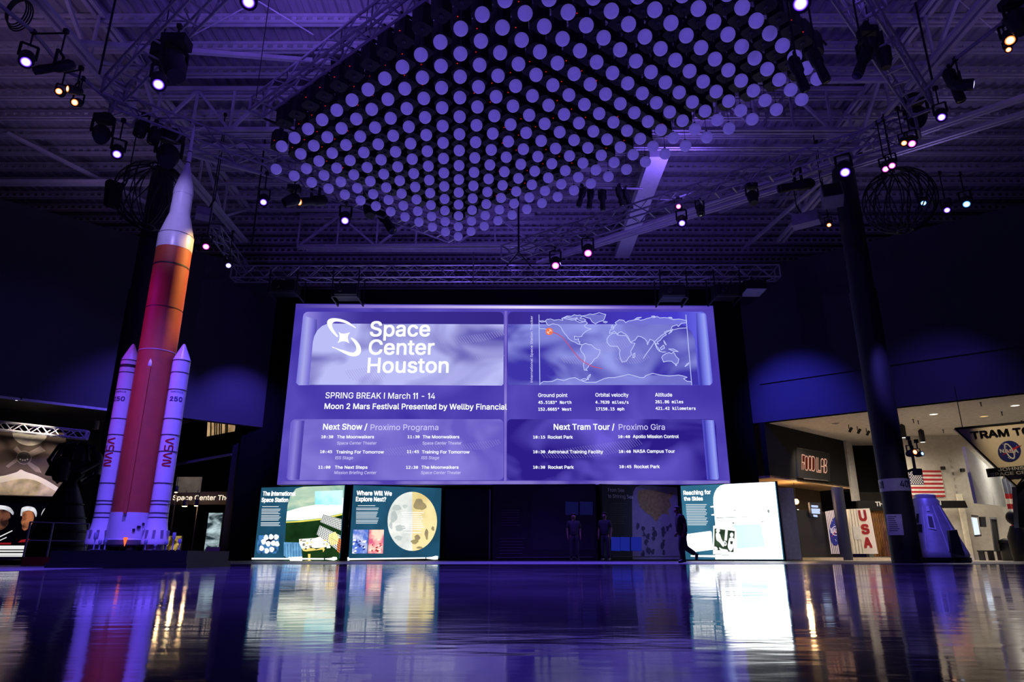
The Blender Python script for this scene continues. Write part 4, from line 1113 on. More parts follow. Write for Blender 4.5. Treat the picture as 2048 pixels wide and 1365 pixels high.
# platform
M_PLIN = pbr('black_plinth', (16, 16, 18), .35)
g = MB(); g.box((RX + .40, RY + .05, .16), (2.59, 2.0, .31)); g.box((RX + .40, RY + .05, .045), (2.67, 2.1, .09))
add('plinth', g, M_PLIN, label='low black platform under the rocket model', cat='platform')
M_ACR = pbr('clear_bracket', (170, 180, 214), .15, .2)
rg = random.Random(5)
for i, (x, y, h) in enumerate([(185, 1108, .34), (196, 1108, .2), (207, 1109, .24), (288, 1109, .2), (308, 1110, .12), (343, 1108, .34), (356, 1108, .22), (330, 1109, .18)]):
    p = WZ(x, y, .33)
    k = RY - .75
    p = W(x, 1110, k)
    ordn = ['first', 'second', 'third', 'fourth', 'fifth', 'sixth', 'seventh', 'eighth'][sorted([185, 196, 207, 288, 308, 330, 343, 356]).index(x)]
    lt = thing('uplight', 'small silvery light standing %s from the left along the rocket platform' % ordn, 'light', (p.x, k, .315), 'small lights along the rocket platform')
    add('base', MB().box((p.x, k, .325), (.07, .07, .02)), M_MATT, lt)
    add('stem', MB().tube((p.x, k, .33), (p.x, k, .315 + h * .6), .012, 8), M_ACR, lt)
    add('head', MB(True).lathe([(.02, 0), (.032, .03), (.03, h * .4)], (p.x, k, .315 + h * .6), n=12), M_ACR, lt)
g = MB(); p = W(252, 1100, RY - .42)
g.lathe([(.004, 0), (.045, .15), (.042, .17)], (p.x, RY - .5, .40), n=4)
add('pennant', g, emi('lit_orange_cone', (255, 120, 60), 1.3, (235, 90, 40), 3), label='small glowing orange cone between the booster nozzles', cat='light')  # orange light on the deflector is put in as emission
# ================================================================ LEFT LOBBY
# planet mural
MA = W(-60, 995, 27.2); MBp = W(132, 995, 28.2)
MP = Pan((MA.x, MA.y), (MBp.x, MBp.y))
mu = thing('mural', 'large sepia mural of moon, spacecraft and bright planet edge on left', 'mural', (MA + MBp) / 2)
def ptp(nm, pan, pts, mat, par, off=.01, slab=0): 
    return art(nm, pan, pts, mat, par, off)
z5 = lambda l: [(x / 3.592, 780 + y / 3.592) for x, y in l]
add('panel', MB().slab([MP.on(-60, 862, 0), MP.on(132, 866, 0), MP.on(132, 995, 0), MP.on(-60, 990, 0)], -MP.n * .08), pbr('mural_brown', (92, 76, 68), .8, var=.3, scale=.7), mu)
M_MOON = pbr('mural_moon', (214, 206, 190), .8, var=.35, scale=2.2)
ptp('moon', MP, z5(ell(215, 312, 125, 90, 24, 0, PI)), M_MOON, mu)
M_LIMB = pbr('mural_limb', (250, 240, 222), .8, var=.1, scale=1.2)
M_CLD = pbr('mural_cloud', (206, 190, 160), .8, var=.45, scale=2.4)
ptp('planet_edge', MP, z5(curve([(-200, 640), (0, 622), (60, 610), (120, 592), (150, 574), (185, 590), (260, 615), (330, 648), (400, 690), (432, 712)], False) + [(420, 765), (-200, 750)]), M_LIMB, mu)
ptp('planet_edge', MP, z5(curve([(-200, 690), (0, 668), (90, 650), (180, 640), (260, 655), (330, 690), (400, 730)], False) + [(410, 762), (-200, 752)]), M_CLD, mu, .014)
M_SCR = pbr('mural_craft_dark', (74, 66, 64), .8, var=.2); M_SCL = pbr('mural_craft_light', (150, 134, 126), .8)
for l in ([(140, 470), (95, 430), (120, 405), (160, 450)], [(200, 450), (290, 405), (330, 440), (215, 485)], [(200, 510), (280, 560), (300, 598), (255, 590), (190, 530)], [(150, 500), (60, 560), (40, 550), (130, 480)]):
    ptp('solar_wing', MP, z5(l), M_SCL, mu, .014)
ptp('spacecraft', MP, z5(ell(172, 488, 56, 50, 24)), M_SCL, mu, .018)
ptp('spacecraft', MP, z5(ell(172, 488, 49, 43, 24)), M_SCR, mu, .022)
for i in range(4): ptp('spacecraft', MP, z5(ell(146 + i * 17, 500 + (6 if i in (1, 2) else 0), 5, 5, 8)), M_LIMB, mu, .026)
words('lettering', [('A', 380, 556, 412, 556, 34), ('We', 376, 618, 452, 618, 34)], pbr('mural_letter', (255, 252, 244), .6), (0, 780), mu, MP, .03, bold=.06, k=3.592)
# portraits of four travellers
QA = W(-40, 1112, 24.6); QB = W(97, 1112, 25.6); QP = Pan((QA.x, QA.y), (QB.x, QB.y))
po = thing('portrait_banner', 'dark lit banner with faces under white caps below the mural', 'banner', (QA + QB) / 2)
add('panel', MB().slab([QP.on(-40, 1006, 0), QP.on(97, 1010, 0), QP.on(97, 1114, 0), QP.on(-40, 1114, 0)], -QP.n * .06), M_MATT, po)
E_SKN = emi('lit_skin', (196, 120, 80), .8, (84, 44, 34), 3.5, 2, lo=.4, hi=.62); E_SK2 = emi('lit_skin_dark', (120, 74, 56), .8, (44, 28, 26), 3.5, 2, lo=.4, hi=.62)
E_CAP = emi('lit_cap_white', (236, 236, 240), 1.0, (170, 170, 180), 4); E_REDP = emi('lit_red_print', (150, 26, 34), .9)
ptp('face', QP, z5(curve([(-30, 860), (40, 862), (70, 890), (74, 920), (62, 930), (60, 960), (40, 990), (0, 1010), (-30, 1000)])), E_SK2, po)
ptp('cap', QP, z5(curve([(-30, 832), (20, 832), (70, 845), (98, 880), (92, 900), (70, 880), (30, 862), (-30, 858)])), E_CAP, po, .014)
ptp('face', QP, z5(curve([(180, 872), (230, 874), (245, 910), (236, 950), (216, 985), (180, 1012), (160, 1000), (158, 975), (150, 950), (160, 925), (158, 900)])), E_SKN, po)
ptp('cap', QP, z5(curve([(150, 875), (160, 848), (200, 838), (245, 848), (264, 880), (258, 915), (240, 880), (205, 868), (165, 880), (158, 905), (148, 905)])), E_CAP, po, .014)
ptp('cap', QP, z5(curve([(300, 885), (318, 856), (340, 850), (330, 870), (308, 915), (294, 922)])), E_CAP, po, .014)
ptp('suit', QP, z5([(150, 1080), (236, 1068), (240, 1092), (130, 1098)]), E_REDP, po, .014)
ptp('suit', QP, z5([(-30, 1100), (80, 1100), (78, 1112), (-30, 1112)]), E_REDP, po, .014)
E_PWH = emi('lit_print_white', (240, 240, 240), 1.0)
for l in ([(-20, 1062), (88, 1010), (90, 1016), (-20, 1070)], [(0, 1080), (48, 1058), (48, 1064), (0, 1086)]): ptp('suit', QP, z5(l), E_PWH, po, .016)
rows = [(-30, 780 + 1124 / 3.592 + i * .8, 57) for i in range(9)]
fine_print('lettering', po, QP, rows[0:8] + [(-30, 1102.5 + i, 56) for i in range(2)] + [(-30, 1108 + i, 55) for i in range(3)] + [(-30, 1112.6 + i * .6, 55) for i in range(2)], E_PWH, .03, 3, .02)
# dark rocket engine on display
cx, cy = W(112, 1112, 18.6).x, 18.6
en = thing('rocket_engine', 'black rocket engine with flared bell, standing left of the rocket model', 'engine', (cx, cy, .1))
hz = lambda y: W(120, y, 18.6).z
M_BELL = pbr('black_engine_metal', (18, 17, 20), .5, .4, var=.3, scale=5)
add('bell', MB(True).lathe([(.74, .12), (.70, .35), (.62, .75), (.50, 1.2), (.36, 1.65), (.22, 1.98), (.16, 2.1), (.2, 2.2)], (cx, cy, 0), n=48), M_BELL, en)
g = MB(True)
for z, r in ((.14, .745), (.45, .685), (.8, .61), (1.15, .515), (1.5, .41)): g.lathe([(r, z), (r + .022, z + .012), (r + .022, z + .035), (r - .005, z + .05)], (cx, cy, 0), n=48, cap=False)
add('bell_bands', g, M_BELL, en)
add('thrust_chamber', MB(True).lathe([(.2, 2.15), (.3, 2.3), (.34, 2.6), (.3, 2.85), (.36, 2.95), (.36, 3.05), (.1, 3.1)], (cx, cy, 0), n=32), M_BELL, en)
rg = random.Random(4)
for k in range(3):
    a = 2.1 * k + .6; d = Vector((math.cos(a), math.sin(a), 0)); c = Vector((cx, cy, 2.62 - .12 * k)) + d * .5
    add('turbopump', MB(True).lathe([(.1, -.32), (.17, -.28), (.2, -.05), (.2, .1), (.15, .25), (.08, .32)], c, n=20), M_BELL, en)
for k in range(9):
    a = k * .7; d = Vector((math.cos(a), math.sin(a), 0)); e2 = Vector((math.cos(a + 1), math.sin(a + 1), 0)); c = Vector((cx, cy, 0))
    add('pipe', MB(True).path([c + d * .3 + Vector((0, 0, 2.05 + .05 * k % .3)), c + d * .55 + Vector((0, 0, 2.3)), c + e2 * .58 + Vector((0, 0, 2.65)), c + e2 * .4 + Vector((0, 0, 3.05)), c + e2 * .12 + Vector((0, 0, 3.14))], .035 + .015 * (k % 3), 8), M_BELL, en)
add('stand', MB().box((cx, cy, .06), (1.7, 1.7, .12)), M_PLIN, en)
# railing in front of the engine
rl = thing('guard_rail', 'thin steel guard rail in front of the black rocket engine', 'railing', W(93, 1118, 17.0))
M_RAIL = pbr('rail_steel', (150, 150, 160), .35, .7)
pa, pb_ = W(46, 1118, 16.4), W(166, 1118, 17.4); pm = W(93, 1118, 16.8)
for p in (pa, pm, pb_): add('post', MB(True).tube((p.x, p.y, .005), (p.x, p.y, .98), .022, 8), M_RAIL, rl)
for z in (.97, .56): add('rail', MB(True).path([(pa.x, pa.y, z), (pm.x, pm.y, z), (pb_.x, pb_.y, z)], .016, 8), M_RAIL, rl)
# red low plinth, small lit board, equipment trolley
pa = W(38, 1132, 16.0); pb_ = W(119, 1132, 16.0)
g = MB().box(((pa.x + pb_.x) / 2, 16.3, .1), (pb_.x - pa.x, .5, .19))
add('low_plinth', g, pbr('dark_red_plinth', (110, 16, 20), .5), label='low dark red plinth beside the black rocket platform', cat='platform')
def board(nm, label, x0, x1, y0, y1, Y, mat, cat='display', legs=True, off=0):
    a = W(x0, y1, Y); b = W(x1, y0, Y)
    t = thing(nm, label, cat, ((a.x + b.x) / 2, Y, 0.004))
    add('panel', MB().box(((a.x + b.x) / 2, Y + .04, (a.z + b.z) / 2), (b.x - a.x, .05, b.z - a.z)), M_MATT, t)
    add('face', MB().poly([(a.x + .01, Y + .012, a.z + .01), (b.x - .01, Y + .012, a.z + .01), (b.x - .01, Y + .012, b.z - .01), (a.x + .01, Y + .012, b.z - .01)]), mat, t)
    if legs:
        for x in (a.x + .06, b.x - .06): add('leg', MB().box((x, Y + .05, a.z / 2), (.04, .04, a.z - .008)), M_MATT, t)
    return t
board('info_board', 'small blue lit picture board left of the rocket base', 133, 180, 1076, 1113, 19.5, emi('lit_board_blue', (36, 60, 110), .8, (150, 170, 214), 2.2, 4, lo=.45, hi=.7))
board('info_board', 'small golden lit picture board right of the rocket base', 329, 364, 1072, 1106, 20.5, emi('lit_board_gold', (60, 44, 16), .9, (236, 200, 110), 2.6, 4, .8, lo=.42, hi=.66))
board('poster_case', 'lit grey moon surface poster standing behind the rocket', 407, 446, 1026, 1104, 28.5, emi('lit_moonscape', (40, 56, 62), .9, (206, 230, 236), 1.2, 4, .4, (1, 1, 2.5), .42, .62))
p = W(410, 1132, 17.2)
t = thing('laptop_cart', 'small dark cart with an open laptop on the floor beside rocket platform', 'cart', (p.x, p.y, .004))
add('tray', MB().box((p.x, p.y, .16), (.62, .4, .1)), pbr('dark_red_plinth', (110, 16, 20), .5), t)
add('laptop', MB().box((p.x + .06, p.y, .225), (.34, .24, .02)).bar((p.x + .06, p.y + .12, .23), (p.x + .06, p.y + .2, .42), .34, .012), M_MATT, t)
for sx in (-.22, .22):
    for sy in (-.14, .14): add('wheel', MB(True).lathe([(.05, -.02), (.05, .02)], (p.x + sx, p.y + sy, .055), axis=(1, 0, 0), n=14), M_MATT, t)
    add('handle', MB().tube((p.x + sx, p.y + .16, .2), (p.x + sx, p.y + .2, .3), .012, 6), M_MATT, t)
# theatre sign, counter lights, window
YT = 32.2
TP = Pan((-16, YT), (-10, YT))
sg = thing('theater_sign', 'lit letters of the theater sign on dark board behind the rocket', 'sign', W(400, 1010, YT))
a, b = TP.on(330, 1010), TP.on(512, 984)
add('board', MB().box(((a.x + b.x) / 2, YT + .06, (a.z + b.z) / 2), (b.x - a.x, .1, b.z - a.z)), pbr('dark_brown_board', (40, 30, 22), .6), sg)
words('lettering', [('Space Center Theater', 345, 1001, 484, 1001, 10)], emi('lit_letters_warm', (255, 232, 206), 1.15), (0, 0), sg, TP, .03, bold=.02, k=1)
wn = thing('clerestory_window', 'warm lit window with dark bars high behind the rocket', 'window', W(443, 876, 32.6))
WP = Pan((W(413, 876, 33.4).x, 33.4), (W(471, 876, 31.6).x, 31.6))
wq = [(413, 875), (415, 836), (471, 838), (471, 864)]
art('pane', WP, wq, emi('warm_window', (214, 176, 128), .85, (150, 118, 84), 2.0, 3), wn, 0)
g = MB()
for x in (422, 430, 434, 439, 443, 452, 455): g.bar(WP.on(x, 840, .02), WP.on(x - .6, 878, .02), .05)
add('bar', g, M_MATT, wn)
add('frame', MB().ribbon([WP.on(x, y, .02) for x, y in wq], .06, WP.n, True), M_MATT, wn)
# slanted lit ceiling bulkhead and screen behind the rocket
board('lobby_screen', 'grey hanging screen above the theater sign, half behind rocket', 349, 405, 954, 986, 31.2, emi('dim_grey_screen', (70, 62, 60), .7, (110, 98, 90), 1.0, 3))
g = MB().slab([W(350, 927, 31.8), W(462, 907, 29.8), W(462, 911, 29.8), W(350, 932, 31.8)], (0, .1, 0))
struct('trim_4', g, pbr('bulkhead_edge', (120, 116, 130), .6))
M_BULB = emi('warm_bulb', (255, 214, 150), 8)
def downlight(x, y, Y, label, r=.09, mat=None, power=0, col=WARM):
    p = W(x, y, Y)
    t = thing('spot_lamp', label, 'lamp', p)
    add('can', MB(True).lathe([(r, .02), (r * 1.1, .02), (r * 1.1, .25), (r * .6, .3)], p, n=20), M_MATT, t)
    add('lens', MB(True).lathe([(.004, -.012), (r * .7, -.005), (r * .98, .03)], p, n=20), mat or M_BULB, t)
    add('hanger', MB().tube(p + Vector((0, 0, .28)), p + Vector((0, 0, .7)), .015, 6), M_MATT, t)
    if power: point(p - Vector((0, 0, .15)), power, col, .05)
    return t
downlight(369, 1014, 31.0, 'bright warm lamp under the theater sign, nearer the rocket', .12, power=25)
downlight(392, 1013, 31.0, 'smaller warm lamp under the theater sign, farther from rocket', .09, power=12)
downlight(352, 986, 31.0, 'tiny warm lamp at the start of the theater sign', .07, power=8)
# pendant can left of the column
p = W(191, 859, 27.8)
t = thing('pendant_lamp', 'pale cylinder pendant lamp hanging between mural and left column', 'lamp', p)
add('shade', MB(True).lathe([(.11, 0), (.115, .02), (.095, .34), (.02, .38)], p, n=24), pbr('pendant_shade', (150, 140, 120), .5), t)
add('bulb', MB(True).lathe([(.003, .012), (.1, .012)], p, n=20, cap=False), emi('pendant_glow', (255, 236, 204), 1.6), t)
add('cord', MB().tube(p + Vector((0, 0, .37)), (p.x, p.y, ZL), .012, 6), M_MATT, t)
# tiny track spots under the left soffit
for i, x in enumerate((33, 42)):
    p = W(x, 801, 24.95)
    t = thing('track_spot', 'tiny white track spot at the soffit edge, %s of two' % ('first' if i == 0 else 'second'), 'lamp', p)
    add('can', MB(True).lathe([(.05, 0), (.05, .12)], p, n=12), M_MATT, t); add('stem', MB().tube(p + Vector((0, 0, .1)), (p.x, p.y, ZL + .08), .015, 6), M_MATT, t)
    add('lens', MB(True).lathe([(.003, -.01), (.045, -.01)], p, n=12, cap=False), emi('cool_bulb', (236, 236, 255), 2), t)
# ================================================================ RIGHT LOBBY
FP = Pan(fa, fb)
z4 = lambda l: [(1500 + x / 3.69, 780 + y / 3.69) for x, y in l]
z8 = lambda l: [(1740 + x / 3.688, 780 + y / 3.688) for x, y in l]
# food court sign
sg = thing('food_sign', 'black wall sign with outlined neon letters over food counter', 'sign', FP.on(1628, 965, .1))
add('board', MB().slab([FP.on(x, y, .02) for x, y in z4([(335, 428), (578, 470), (580, 680), (345, 650)])], FP.n * .08), pbr('sign_black_board', (9, 8, 8), .5), sg)
E_NEON = emi('neon_peach', (226, 168, 140), .9); E_NEO2 = emi('neon_red_dim', (96, 40, 30), .7)
def neon(off, col, wd, sc):
    g = MB()
    def L(pts, cl=False): g.ribbon([FP.on(x, y, off) for x, y in z4(pts)], wd, FP.n, cl)
    # F O O D   L A B, tall rounded outline letters
    L([(384, 590), (384, 480), (404, 484)]); L([(384, 535), (402, 538)]); L([(396, 590), (396, 548), (404, 548)])
    for x in (406, 432):
        L([(x, 505), (x + 5, 490), (x + 16, 492), (x + 22, 508), (x + 22, 580), (x + 16, 596), (x + 5, 592), (x, 578)], True)
    L([(458, 492), (472, 496), (480, 512), (480, 585), (472, 600), (458, 598)], True)
    L([(492, 500), (492, 606), (520, 610)]); L([(502, 502), (502, 596), (520, 598)])
    L([(524, 612), (524, 520), (534, 508), (544, 522), (544, 612)]); L([(526, 565), (544, 568)])
    L([(550, 512), (562, 514), (568, 530), (562, 556), (552, 558)]); L([(552, 560), (566, 566), (568, 600), (560, 614), (550, 612)], False); L([(550, 512), (550, 612)])
    return g
add('neon_lettering', neon(.13, 0, .05, 1), E_NEON, sg)
g = MB()
for l in ([(386, 484), (402, 488), (402, 590), (386, 586)], [(408, 496), (426, 498), (426, 590), (408, 586)], [(434, 500), (452, 502), (452, 594), (434, 590)], [(460, 500), (478, 506), (478, 596), (460, 594)]): g.poly([FP.on(x, y, .115) for x, y in z4(l)])
add('letter_fill', g, E_NEO2, sg)
g = MB(); g.ribbon([FP.on(x, y, .12) for x, y in z4([(398, 656), (575, 672)])], .04, FP.n); g.ribbon([FP.on(x, y, .12) for x, y in z4([(360, 432), (552, 462)])], .02, FP.n)
add('rule_line', g, pbr('sign_grey', (90, 86, 84), .6), sg)
# food counter: opening under the black wall
M_WOOD = pbr('warm_counter_wall', (196, 150, 100), .7, var=.1)
FI = Pan((fa + (-fn) * 1.6).to_tuple(), (fb + (-fn) * 1.6).to_tuple())
plane_wall('wall_kitchen', fa - fn * 1.6, fb - fn * 1.6, 0, 3.5, out=-fn, mat=pbr('kitchen_wall', (92, 76, 60), .7), th=.2)
struct('ceiling_counter', MB().slab([Vector((v.x, v.y, 3.5)) for v in (fa, fb, fb - fn * 1.7, fa - fn * 1.7)], (0, 0, .12)), pbr('warm_counter_ceiling', (214, 176, 130), .8))
a = FP.on(1603, 1110, .1); b = FP.on(1706, 1108, .1); a.z = b.z = 0
ct = thing('food_counter', 'dark serving counter under the food sign', 'counter', (a + b) / 2)
add('front', MB().slab([a, b, b + Vector((0, 0, 2.2)) * 1.0, a + Vector((0, 0, 2.2))], -FP.n * .5), pbr('counter_black', (16, 15, 17), .5), ct)
ms = thing('menu_screen', 'dark menu screen with white print above the food counter', 'screen', FP.on(1632, 1036, .3))
add('panel', MB().slab([FP.on(x, y, .22) for x, y in z4([(440, 832), (520, 834), (528, 945), (452, 938)])], -FP.n * .08), M_MATT, ms)
g = MB(); 
for x0, y, x1 in ((455, 860, 500), (455, 884, 515), (456, 894, 512), (458, 906, 515), (470, 930, 496)): g.ribbon([FP.on(*z4([(x0, y)])[0], .25), FP.on(*z4([(x1, y + 3)])[0], .25)], .1, FP.n)
add('print', g, emi('menu_print', (200, 216, 250), 1.0), ms)
p = FP.on(1592, 1004, -.3)
t = thing('pendant_bulb', 'bright orange pendant bulb beside the pale pillar at food counter', 'lamp', p)
add('bulb', MB(True).ball(p, .13, 16, 10), emi('orange_bulb', (255, 190, 110), 7), t)
add('cord', MB().tube(p + Vector((0, 0, .1)), (p.x, p.y, 3.5), .012, 6), M_MATT, t)
point(p + Vector((-.1, -.25, -.1)), 90, WARM, .12)
g = MB()
for i, (x, y, k) in enumerate(((1596, 1026, 0), (1598, 1035, 1), (1614, 1036, 2))):
    p = FP.on(x, y, -.3)
    t = thing('round_plate', 'small white round plate on kitchen wall, %s of three' % ('first', 'second', 'third')[i], 'plate', p)
    add('disc', MB(True).lathe([(.15, 0), (.16, .02), (.02, .03)], p, axis=FP.n, n=20), pbr('plate_white', (230, 222, 210), .5), t)
# striped board with round agency emblem, navy post, white letter board
def upboard(nm, label, pts, Y0, Y1, mat, cat):
    xs = [p_[0] for p_ in pts]
    A = W(min(xs), 1112, Y0); B = W(max(xs), 1112, Y1)
    P_ = Pan((A.x, A.y), (B.x, B.y))
    t = thing(nm, label, cat, (A + B) / 2)
    add('panel', MB().slab([P_.on(x, y, 0) for x, y in pts], -P_.n * .12), mat, t)
    return t, P_
M_CRB = pbr('cream_board', (226, 214, 188), .7, var=.05)
t, P = upboard('shop_board', 'striped cream board with the round blue agency emblem', z4([(555, 900), (640, 884), (702, 1212), (600, 1212)]), 33.6, 33.2, M_CRB, 'board')
g = MB()
for i in range(7): f = (i + .7) / 7.4; g.ribbon([P.on(*z4([(555 + 85 * f, 898 - 12 * f)])[0], .01), P.on(*z4([(602 + 98 * f, 1210)])[0], .01)], .025, P.n)
add('stripe', g, pbr('board_stripe', (60, 56, 52), .7), t)
M_NASA = pbr('emblem_navy', (30, 38, 110), .6); M_NRED = pbr('emblem_red', (196, 34, 44), .6); M_NWH = pbr('emblem_white', (240, 238, 232), .6)
def emblem(t, P, c, rx, ry, k=1.0):
    art('emblem_disc', P, ell(c[0], c[1], rx, ry, 36, tilt=.05), M_NASA, t, .02)
    art('emblem_vector', P, [(c[0] - rx * .75, c[1] + ry * .45), (c[0] + rx * .15, c[1] - ry * .25), (c[0] + rx * 1.12, c[1] - ry * .62), (c[0] + rx * .35, c[1] - ry * .05), (c[0] + rx * .5, c[1] + ry * .35), (c[0] + rx * .1, c[1] + ry * .05)], M_NRED, t, .03)
    g = MB().ribbon([P.on(x, y, .035) for x, y in ell(c[0], c[1], rx * .72, ry * .30, 24, tilt=1.05)], .03 * k, P.n, True)
    add('emblem_orbit', g, M_NWH, t)
    words('emblem_lettering', [('NASA', c[0] - rx * .82, c[1] + ry * .16, c[0] + rx * .82, c[1] + ry * .16, ry * .36)], M_NWH, (0, 0), t, P, .045, bold=.05, k=1)
    g = MB()
    for i in range(7): q_ = P.on(c[0] + rx * (.6 * math.sin(i * 2.4)), c[1] + ry * (.7 * math.cos(i * 1.7)), .03); g.ribbon([q_, q_ + P.ex * .02], .02, P.n)
    add('emblem_stars', g, M_NWH, t)
emblem(t, P, z4([(634, 1042)])[0], 12.5, 29)
g = MB(True); A = W(1688, 1112, 32.0)
add('shop_post', MB(True).lathe([(.26, 0), (.26, 3.2)], (A.x + .1, A.y, 0), n=24), pbr('navy_post', (20, 22, 46), .5), label='round navy post between the emblem board and letter board', cat='post')
t, P = upboard('letter_board', 'cream board with tall red letters reading USA', z4([(722, 882), (882, 876), (946, 1212), (764, 1212)]), 32.6, 33.4, M_CRB, 'board')
words('red_letter', [('U', 812, 972, 868, 968, 84)], pbr('letter_red', (176, 36, 40), .6), (1500, 780), t, P, .02, bold=.06, k=3.69)
words('red_letter', [('S', 828, 1070, 888, 1064, 76)], MATS['letter_red'], (1500, 780), t, P, .02, bold=.06, k=3.69)
words('red_letter', [('A', 845, 1170, 906, 1168, 80)], MATS['letter_red'], (1500, 780), t, P, .02, bold=.06, k=3.69)
g = MB()
for i in range(3): f = .12 + i * .13; g.ribbon([P.on(*z4([(722 + 160 * f, 882)])[0], .01), P.on(*z4([(764 + 182 * f, 1210)])[0], .01)], .02, P.n)
add('stripe', g, MATS['board_stripe'], t)
art('notice', P, z4([(755, 1012), (810, 1012), (818, 1108), (768, 1106)]), pbr('notice_grey', (206, 200, 186), .7), t, .02)
# gold curtain and rack
A = W(1750, 1106, 34.0); B = W(1786, 1106, 34.2)
g = MB(True); n = 60
top = [Vector((A.x + (B.x - A.x) * i / n, 34.1 + .07 * math.sin(i * 1.35), 0)) for i in range(n + 1)]
zc_ = W(1765, 1022, 34.1).z
for i in range(n): g.quad(top[i] + Vector((0, 0, .15)), top[i + 1] + Vector((0, 0, .15)), top[i + 1] + Vector((0, 0, zc_)), top[i] + Vector((0, 0, zc_)))
add('shop_curtain', g, pbr('gold_curtain', (150, 106, 58), .8, var=.3, scale=4), label='gold brown pleated curtain beside the USA letter board', cat='curtain')
# black name band over the shops
t = thing('shop_fascia', 'long black band with white capitals under the flag', 'sign', W(1830, 1022, 33.6))
BPn = Pan((W(1700, 1010, 34.0).x, 34.0), (W(1936, 1010, 33.4).x, 33.4))
add('band', MB().slab([BPn.on(1716, 1002), BPn.on(1930, 1002), BPn.on(1936, 1016), BPn.on(1716, 1018)], -BPn.n * .25), M_FOOD, t)
words('lettering', [('TH', 1751.5, 1013, 1767, 1013, 9), ('E', 1769, 1013, 1775.5, 1013, 9), ('N', 1875, 1011, 1883, 1011, 8.5)], pbr('letter_white', (240, 238, 232), .6), (0, 0), t, BPn, .02, bold=.05, k=1)
# flag on the cream wall
GP = Pan((19.35, 34.6), (24.2, 34.1))
fl = thing('flag', 'stars and stripes flag hung flat on the cream wall', 'flag', GP.on(1850, 998, .05))
FQ = [Vector((v[0], v[1])) for v in z8([(282, 594), (522, 596), (558, 792), (308, 792)])]
def fq(u, v): a_ = FQ[0].lerp(FQ[1], u); b_ = FQ[3].lerp(FQ[2], u); return a_.lerp(b_, v)
def fpatch(nm, u0, u1, v0, v1, mat, off):
    return [GP.on(*fq(u, v), off) for u, v in ((u0, v0), (u1, v0), (u1, v1), (u0, v1))]
add('cloth', MB().slab(fpatch('', 0, 1, 0, 1, 0, .05), GP.n * -.02), pbr('flag_white', (236, 228, 214), .8), fl)
g = MB()
for i in range(0, 13, 2): g.poly(fpatch('', 0, 1, i / 13, (i + 1) / 13, 0, .056))
add('red_stripe', g, pbr('flag_red', (178, 34, 44), .8), fl)
add('canton', MB().poly(fpatch('', 0, .42, 0, 7 / 13, 0, .062)), pbr('flag_blue', (30, 36, 84), .8), fl)
g = MB()
for r in range(9):
    for c in range(6 if r % 2 == 0 else 5):
        u = (.035 + c * .07 + (0 if r % 2 == 0 else .035)); v = (r + .8) / 9.6 * 7 / 13
        ctr = GP.on(*fq(u, v), .068); pts = []
        for k in range(10):
            a_ = PI / 2 + k * PI / 5; rr = .05 if k % 2 == 0 else .02; pts.append(ctr + GP.ex * (rr * math.cos(a_)) + Vector((0, 0, rr * math.sin(a_))))
        g.poly(pts)
add('star', g, MATS['flag_white'], fl)
# upright lettering on the corner of the cream wall
t = thing('wall_lettering', 'upright red capitals spelling STATES on the cream corner', 'lettering', W(1928, 1100, 33.9))
for i, ch in enumerate('STATES'): words('letter', [(ch, 1919.0 + i * 2.6, 1024 + i * 15.5, 1923.5 + i * 2.6, 1024 + i * 15.5, 6.5)], MATS['letter_red'], (0, 0), t, GP, .05, bold=.03, k=1)
t = thing('wall_lettering', 'upright pale grey capitals spelling UNITED above the cream corner', 'lettering', W(1905, 990, 33.9))
for i, ch in enumerate('UNITED'): words('letter', [(ch, 1899.5 + i * 2.7, 925 + i * 13, 1903.5 + i * 2.7, 925 + i * 13, 6)], pbr('letter_pale', (150, 138, 118), .7), (0, 0), t, GP, .05, bold=.01, k=1)
# fluted white pilasters at the corner
g = MB(True)
for i in range(4):
    p = GP.on(1937 + i * 2.4, 1108, .14)
    g.lathe([(.07, 0), (.07, 3.1)], (p.x, p.y, 0), n=12)
struct('trim_5', g, pbr('ivory_trim', (236, 226, 200), .6))
p = GP.on(1928, 1012, .12)
# small black wall speakers
for x, y, nm in ((1886, 937, 'small black wall speaker right of the flag'), (1925, 941, 'small black wall speaker on the cream corner')):
    p = GP.on(x, y, .1)
    t = thing('wall_speaker', nm, 'speaker', p)
    add('box', MB().box(p, (.17, .14, .16)), M_MATT, t); add('bracket', MB().box(p - GP.n * .06 + Vector((0, 0, .0)), (.05, .12, .05)), M_MATT, t)
# upper grey panel wall, door, lit window, notices
HP = Pan((24.2, 34.3), (29.5, 40.5))
def hx(nm, label, cat, pts, mat, off=.03, d=.05):
    xs = [HP.on(x, y, off) for x, y in pts]
    return add(nm, MB().slab(xs, -HP.n * d), mat, label=label, cat=cat)
E_DOOR = emi('bright_doorway', (214, 226, 236), 1.3)
hx('wall_panel', 'large pale blank panel high on the grey lobby wall', 'panel', z8([(700, 420), (960, 640), (1008, 864), (790, 838)]), pbr('pale_panel', (208, 208, 204), .7), .12, .1)
t = thing('lit_doorway', 'bright white lit doorway on the grey lobby wall', 'door', HP.on(1950, 1070, .05))
add('pane', MB().slab([HP.on(x, y, .05) for x, y in z8([(752, 942), (790, 948), (812, 1070), (776, 1072)])], -HP.n * .03), E_DOOR, t)
add('frame', MB().ribbon([HP.on(x, y, .07) for x, y in z8([(748, 930), (800, 935), (822, 1074), (770, 1080)])], .06, HP.n, True), pbr('door_frame', (150, 150, 150), .5), t)
hx('notice_board', 'small dark framed notice on grey wall beside lit doorway', 'notice', z8([(812, 938), (852, 938), (860, 1014), (822, 1012)]), pbr('notice_dark', (50, 52, 56), .6))
t = thing('open_doorway', 'tall dark open doorway on the grey wall', 'door', HP.on(1992, 1108, .03))
